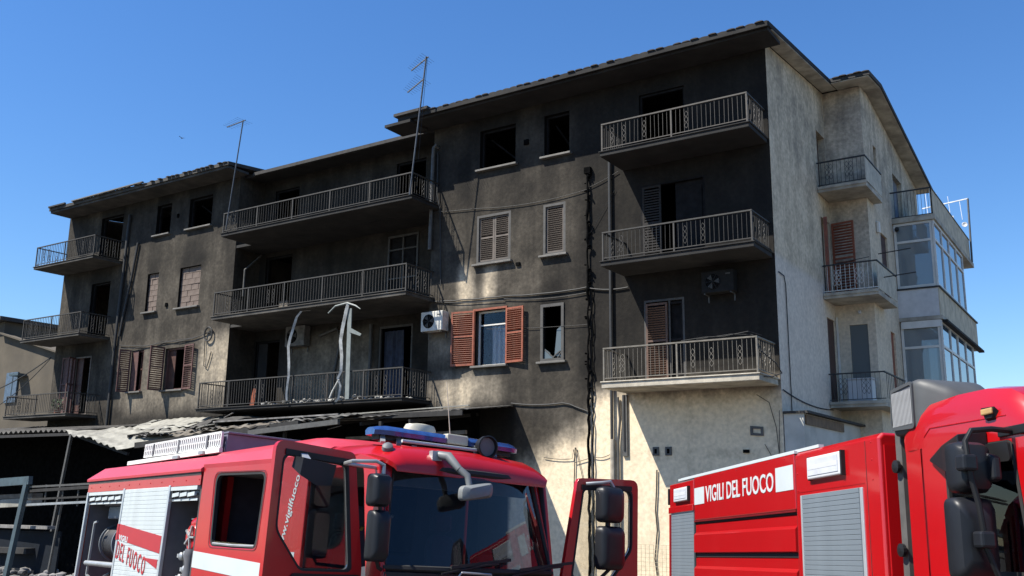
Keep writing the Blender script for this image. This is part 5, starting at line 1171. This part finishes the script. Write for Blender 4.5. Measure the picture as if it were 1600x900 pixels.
MB().tube([(-.45, -.75, 2.895), (-.45, .35, 2.905)], .018, 6).build('roof_rail', M['print_w'], t1)
o = MB().lathe((-.50, .36, 2.95), (1, -.15, -.02), [(.05, -.06), (.10, 0), (.12, .08), (.125, .14), (.11, .145), (.10, .10)], 20).build('spotlight', M['black'], t1, smooth=True); MB().lathe((-.41, .347, 2.949), (1, -.15, -.02), [(.10, 0), (.10, .012)], 20).build('spotlight_lens', M['inside'], o)
MB().beam((-.5, .28, 2.86), (-.5, .26, 2.96), .04).beam((-.5, .20, 2.84), (-.42, .3, 2.83), .06, .03).build('spotlight_bracket', M['steel'], o)
MB().lathe((-.36, -.98, 2.80), (.5, -.4, .8), [(.06, -.02), (.055, .02), (.03, .04)], 12).build('marker_lamp', M['inside'], t1, smooth=True)
MB().tube([(-1.05, .36, 2.88), (-1.15, .30, 3.75)], [.007, .004], 6).build('whip_aerial', M['pipe_pale'], t1)
for x in (-7.0, -1.0):
    for y in (-1.1, 1.1): wheel(t1, x, y)
MB().box(-8.8, -.3, -.45, .45, .45, .85).build('chassis', M['inside'], t1)

# ======================= right engine
G2 = ((.66039, .75083, -.01127), (-.74826, .65924, .07426), (.06318, -.04061, .99718))
t2 = truck('fire_engine', 'red fire engine with white side lettering and grey shutters, on the right', (-6.61393, 14.49822, -2.90934), G2)
B = 'red2'
o = MB().box(.03, 6.78, .05, 2.48, .7, 2.98).build('body', M[B], t2)
MB().loft([[(4.86, 0, .6), (4.86, 0, 3.05), (4.86, .05, 3.10), (4.86, 2.45, 3.10), (4.86, 2.5, 3.05), (4.86, 2.5, .6)], [(6.74, 0, .6), (6.74, 0, 3.05), (6.74, .05, 3.10), (6.74, 2.45, 3.10), (6.74, 2.5, 3.05), (6.74, 2.5, .6)],
           [(6.765, .018, .6), (6.765, .018, 3.04), (6.765, .06, 3.08), (6.765, 2.44, 3.08), (6.765, 2.48, 3.04), (6.765, 2.48, .6)]], closed=True).build('front_locker', M[B], t2, bevel=.012)
def sidebox(x0, x1, z0, z1, y0=0, y1=.06, mt=B, name='side_panel', bv=.012): return MB().box(x0, x1, y0, y1, z0, z1).build(name, M[mt], t2, bevel=bv)
# middle section: lettered panel and pressed ribs
pn = sidebox(1.245, 4.835, 2.455, 3.085)
def rib(z0, z1):
    m = MB().loft([[(x, .055, z0), (x, .03, z0 + .015), (x, .03, z1 - .12), (x, .0, z1 - .085), (x, .0, z1 - .015), (x, .02, z1), (x, .055, z1)] for x in (1.25, 4.83)], closed=True); return m.build('ribbed_panel', M[B], t2)
def rib2(z0, z1):
    return MB().loft([[(x, .055, z0), (x, -.012, z0 + .02), (x, -.012, z1 - .16), (x, .022, z1 - .12), (x, .022, z1 - .012), (x, .055, z1)] for x in (1.25, 4.83)], closed=True).build('ribbed_panel', M[B], t2)
for z0, z1 in ((1.975, 2.40), (1.50, 1.925), (1.03, 1.45)): rib2(z0, z1)
for a in (2.405, 1.93, 1.455): MB().box(1.24, 4.84, .03, .052, a, a + .048).build('rib_gap', M['rubber'], t2)
for x in (1.215, 4.84): MB().box(x, x + .028, .012, .06, .7, 3.07).build('panel_joint', M['rubber'], t2)
MB().box(1.23, 4.84, -.004, .05, 2.43, 2.452).build('moulding', mat('dark_red_moulding', (.14, .004, .006), .4), t2)
# lettering
for x0, x1, z0, z1 in ((1.262, 1.70, 2.68, 2.925), (4.30, 4.80, 2.68, 2.965)): MB().prism([(x0, z0), (x1, z0 + .002), (x1, z1), (x0, z1 - .002)], XZ, -.004, -.0006).build('reflective_square', M['print_w'], pn)
tt = text_obj('lettering', 'VIGILI DEL FUOCO', .32, 1.0, M['print_w'], pn, axes((0, -.003, 2.70), (1, 0, 0), (0, 0, 1), (0, -1, 0)), .004)
xs = [v.co.x for v in tt.data.vertices]; k = (4.235 - 1.765) / (max(xs) - min(xs)); x_ = min(xs)
for v in tt.data.vertices: v.co.x = 1.765 + (v.co.x - x_) * k
# left locker
sidebox(.0, 1.21, 2.60, 3.06); MB().box(-.03, 1.21, -.015, .06, 2.60, 2.70).build('ledge', M[B], t2, bevel=.01)
MB().box(.0, .05, -.01, .08, .7, 2.59).build('shutter_guide', M[B], t2); roller(t2, .06, 1.19, 1.0, 2.59, .02, 'slat_g', .05)
MB().box(.055, 1.20, .005, .03, 2.585, 2.60).build('shutter_guide', M['alu'], t2)
# right locker with shutter
roller(t2, 5.05, 6.36, 1.0, 2.575, .015 - .0, 'slat_g', .05, inn=-.022)
for x in (4.99, 6.36): MB().box(x, x + .055, -.012, .03, .9, 2.60).build('shutter_guide', M['alu'], t2, bevel=.006)
MB().box(5.05, 6.36, -.012, .03, 2.572, 2.60).build('shutter_guide', M['alu'], t2)
def lamp(x0, x1, z0, z1):
    o = MB().box(x0, x1, -.05, .01, z0, z1).build('scene_lamp', M['white'], t2, bevel=.012); MB().box(x0 + .03, x1 - .04, -.056, -.0505, z0 + .035, z1 - .03).build('lens', M['lens'], o)
    each('lamp_shade', ((x1 - .004, x1 + .03, -.045, .01, z0 - .01, z1 + .01), (x0 - .02, x0 - .001, -.03, .01, z0 - .01, z1 + .01)), M['black'], o)
    MB().box(x0 + .04, x1 - .05, -.058, -.0562, (z0 + z1) / 2 - .02, (z0 + z1) / 2 + .03).build('bulb', M['white'], o)
lamp(5.27, 6.05, 2.755, 2.99); lamp(.36, 1.03, 2.765, 2.97)
MB().box(-.02, .02, -.03, .06, 2.74, 3.0).build('tail_lamp', M['black'], t2, bevel=.01)
MB().box(.46, 5.4, .04, .10, 3.10, 3.135).box(.46, 4.85, .0, .05, 3.086, 3.12).build('roof_edge', M['print_w'], t2)
MB().box(.1, 4.84, .1, 2.4, 2.985, 3.07).build('roof_deck', M['steel'], t2)
for z in (2.2, 2.9): MB().lathe((6.81, .35, z), (1, 0, 0), [(.012, 0), (.012, .01)], 8).build('bolt', M['steel'], t2)
# gap between body and cab
MB().beam((6.99, .10, .8), (6.99, .10, 3.2), .10, .05).build('cab_stay', M['pipe_grey'], t2); 
for z in (2.0, 2.75): MB().lathe((7.0, .06, z), (0, -1, 0), [(.03, 0), (.06, .01), (.06, .04), (.02, .05)], 12).build('coupling', M['black'], t2)
# --- cab
cw = fillet([(7.84, 1.80), (8.86, 1.80), (8.74, 2.80), (7.84, 2.82)], [.25, .08, .08, .1])
co = [(7.20, .7), (8.98, .7), (9.05, 1.6), (8.90, 2.86), (8.6, 2.94), (7.24, 2.97)]
for side, y0, y1 in (('r', 0, .05), ('l', 2.45, 2.5)):
    c_ = MB().plate([(7.50, .7)] + co[1:5] + [(7.50, 2.965)], [cw], XZ, y0, y1).build('cab_side', M[B], t2, bevel=.01)
    ys_ = y0 if side == 'r' else y1; sg = 1 if side == 'r' else -1; cc = Vector((8.33, 2.3)); inn = [tuple(cc + (Vector(p) - cc) * .93) for p in cw]
    w_ = MB().plate(cw, [inn], XZ, *sorted((ys_ - sg * .004, ys_ + sg * .055))).build('window', M['rubber'], t2); MB().prism([tuple(cc + (Vector(p) - cc) * .94) for p in cw], XZ, *sorted((ys_ + sg * .022, ys_ + sg * .028))).build('pane', G_CAR, w_)
    if side == 'r':
        MB().prism(fillet([(7.87, 2.66), (8.74, 2.64), (8.72, 2.79), (7.87, 2.80)], .03), XZ, -.03, -.005).build('wind_deflector', M['black'], w_); MB().prism([(7.88, 2.22), (8.78, 2.22), (8.78, 2.26), (7.88, 2.26)], XZ, .034, .05).build('window_bar', M['black'], w_)
MB().loft([[(7.20, .06, .7), (7.20, .06, 2.96)], [(7.22, .012, .7), (7.22, .012, 2.965)], [(7.48, .0, .7), (7.48, .0, 2.965)]], caps=False).build('cab_corner', M[B], t2, smooth=True, fix=False)
MB().box(7.484, 7.497, .008, .04, .7, 2.96).build('panel_joint', mat('shadow_gap_red', (.2, .004, .006), .4), t2)
MB().box(7.20, 7.24, .065, 2.44, .7, 2.96).build('cab_back', M[B], t2)
def rsec(x, zs, zt, i=0): return [(x, .0 + i, 2.86), (x, -.004 + i, zs), (x, .02 + i, zs + (zt - zs) * .5), (x, .07 + i, zs + (zt - zs) * .82), (x, .22 + i, zt - .02), (x, 1.25, zt + .02), (x, 2.15 - i, zt - .02), (x, 2.38 - i, zs + (zt - zs) * .8), (x, 2.47 - i, zs + (zt - zs) * .45), (x, 2.504 - i, zs), (x, 2.5 - i, 2.86)]
MB().loft([rsec(7.20, 2.97, 3.16, .02), rsec(7.32, 3.02, 3.24), rsec(7.6, 3.05, 3.29), rsec(8.0, 3.06, 3.31), rsec(8.4, 3.03, 3.30), rsec(8.7, 2.98, 3.25), rsec(8.92, 2.88, 3.12, .02), rsec(9.02, 2.80, 2.92, .05)]).build('cab_roof', M[B], t2, smooth=True)
MB().tube([(7.56, -.002, 2.955), (7.66, -.003, 3.02), (8.7, -.002, 2.99)], .006, 6).build('roof_crease', M[B], t2, smooth=True)
m = MB(); m.loft([[(9.02 - .12 * abs(-1 + q / 8) ** 2.5, 1.25 + (-1 + q / 8) * 1.22, 1.55) for q in range(17)], [(8.90 - .12 * abs(-1 + q / 8) ** 2.5, 1.25 + (-1 + q / 8) * 1.16, 2.8) for q in range(17)]], caps=False); m.build('windscreen', G_CAR, t2, smooth=True, fix=False)
m = MB(); m.loft([[(9.05 - .12 * abs(-1 + q / 8) ** 2.5, 1.25 + (-1 + q / 8) * 1.25, z) for q in range(17)] for z in (.6, 1.55)], caps=False); m.build('front_panel', M[B], t2, smooth=True, fix=False)
MB().box(7.26, 8.9, .06, 2.44, 1.0, 1.08).build('cab_floor', M['cabin'], t2); MB().box(8.55, 8.85, .1, 2.4, 1.2, 1.72).build('dashboard', M['cabin'], t2, bevel=.05)
seat(7.75, .6, t2); seat(7.75, 1.9, t2)
# air intake
def isec(x, y0, y1, z0, z1): return [(x, *p) for p in fillet([(y0, z0), (y1, z0), (y1, z1), (y0, z1)], [.05, .14, .16, .08], 6)]
o = MB().loft([isec(7.02, .06, .60, 3.08, 3.42), isec(7.06, .01, .66, 3.02, 3.48), isec(7.44, .0, .70, 3.02, 3.50), isec(7.50, .02, .69, 3.025, 3.49), isec(7.56, .07, .67, 3.04, 3.46), isec(7.66, .16, .62, 3.06, 3.40), isec(7.74, .26, .58, 3.08, 3.32)], closed=True).build('air_intake', M['snorkel'], t2, smooth=True)
gy = -.006
MB().plate(fillet([(7.04, 3.07), (7.44, 3.05), (7.44, 3.48), (7.07, 3.45)], .04), [fillet([(7.06, 3.10), (7.42, 3.08), (7.42, 3.45), (7.09, 3.42)], .03)], XZ, gy - .012, gy + .02).build('grille_frame', M['snorkel'], o)
MB().prism([(7.06, 3.10), (7.42, 3.08), (7.42, 3.45), (7.09, 3.42)], XZ, gy, gy + .004).build('grille', M['inside'], o)
rm = MB().box(-.006, .006, -.012, 0, 0, .315).mesh('grille_fin', M['grille'])
for i in range(15): inst('grille_fin', rm, o, (7.09 + i * .0225, gy, 3.098))
# marker, beacons
o = MB().loft([[(8.42 + a, y, z) for a, y, z in ((0, .03, 3.02), (.20, .03, 3.01), (.16, .03, 2.95), (.06, .03, 2.95))], [(8.42 + a, y, z) for a, y, z in ((.02, -.03, 3.08), (.19, -.03, 3.07), (.15, -.03, 2.99), (.06, -.03, 2.99))]], closed=True).build('marker_lamp', M['black'], t2)
MB().box(8.455, 8.595, -.05, -.028, 3.015, 3.065).build('lens', M['amber'], o, bevel=.01)
MB().lathe((8.5, .75, 3.28), (0, 0, 1), [(.05, 0), (.05, .05), (.03, .08)], 12).build('beacon', M['white'], t2, smooth=True)
# mirror cluster
MB().loft([[(7.66, y, z) for y, z in ((-.004, 2.74), (-.03, 2.73), (-.03, 2.75), (-.004, 2.77))], [(8.0, y, z) for y, z in ((-.004, 2.62), (-.12, 2.62), (-.12, 2.83), (-.004, 2.86))], [(8.45, y, z) for y, z in ((-.004, 2.52), (-.26, 2.52), (-.26, 2.86), (-.004, 2.90))]], closed=True).build('mirror_fairing', M['blackgloss'], t2, bevel=.015)
MB().loft([[(8.30, -.02, 2.52), (8.30, -.02, 2.76), (8.30, -.05, 2.64)], [(8.52, -.12, 2.42), (8.52, -.12, 2.80), (8.52, -.42, 2.66)]], closed=True).build('mirror_base', M['black'], t2)
mirror((8.62, -.285, 2.585), .27, .38, .22, t2, r=.07); mirror((8.60, -.29, 2.06), .33, .60, .20, t2, r=.07)
MB().loft([[(8.7, y, z) for y, z in ((-.22, 2.47), (-.12, 2.47), (-.12, 2.68), (-.22, 2.70))], [(8.78, y, z) for y, z in ((-.20, 2.49), (-.13, 2.49), (-.13, 2.66), (-.20, 2.67))]], closed=True).build('mirror_cover', M['blackgloss'], t2, bevel=.02)
MB().tube([(8.76, .02, 2.86), (8.80, -.20, 2.86), (8.79, -.36, 2.84), (8.78, -.41, 2.76), (8.77, -.38, 2.5), (8.76, -.33, 2.3), (8.76, -.30, 2.0), (8.76, -.22, 1.78), (8.80, -.02, 1.74)], .022, 8).build('mirror_arm', M['black'], t2, smooth=True)
for z, y in ((2.60, -.40), (2.05, -.31)): MB().box(8.70, 8.82, y - .06, y + .06, z - .06, z + .06).build('arm_clamp', M['blackgloss'], t2, bevel=.02)
MB().box(8.6, 8.95, -.02, .0, 2.83, 2.9).build('door_visor', M['black'], t2, bevel=.008)
MB().beam((8.5, -.02, 1.76), (8.9, -.03, 1.70), .03, .06).build('window_ledge', M['steel'], t2)
for x in (1.9, 8.1):
    for y in (.02, 2.48): wheel(t2, x, y - 0 if y > 1 else y, .5)
for o_ in [c for c in t2.children if c.name.startswith('tyre')]: pass
MB().box(.2, 8.9, .8, 1.7, .5, .9).build('chassis', M['inside'], t2)

rv = MB().lathe((0, 0, 0), (0, -1, 0), [(.011, 0), (.010, .004), (.004, .007)], 8).mesh('rivet', M['red'])
for x in [-8.7 + i * .42 for i in range(11)]: inst('rivet', rv, t1, (x, sy - .005, 2.60))
rv2 = MB().lathe((0, 0, 0), (0, -1, 0), [(.010, 0), (.009, .004), (.004, .006)], 8).mesh('rivet', M[B])
for x in [1.45 + i * .52 for i in range(7)]: inst('rivet', rv2, t2, (x, 0, 3.05))
for z in (2.66, 2.85, 3.02): inst('rivet', rv2, t2, (4.92, 0, z)); inst('rivet', rv2, t2, (6.62, 0, z))
MB().box(6.50, 6.507, -.003, .004, .9, 3.04).build('panel_joint', M['rubber'], t2)
MB().box(4.9, 6.45, -.004, .002, 2.635, 2.645).build('drip_rail', M[B], t2)
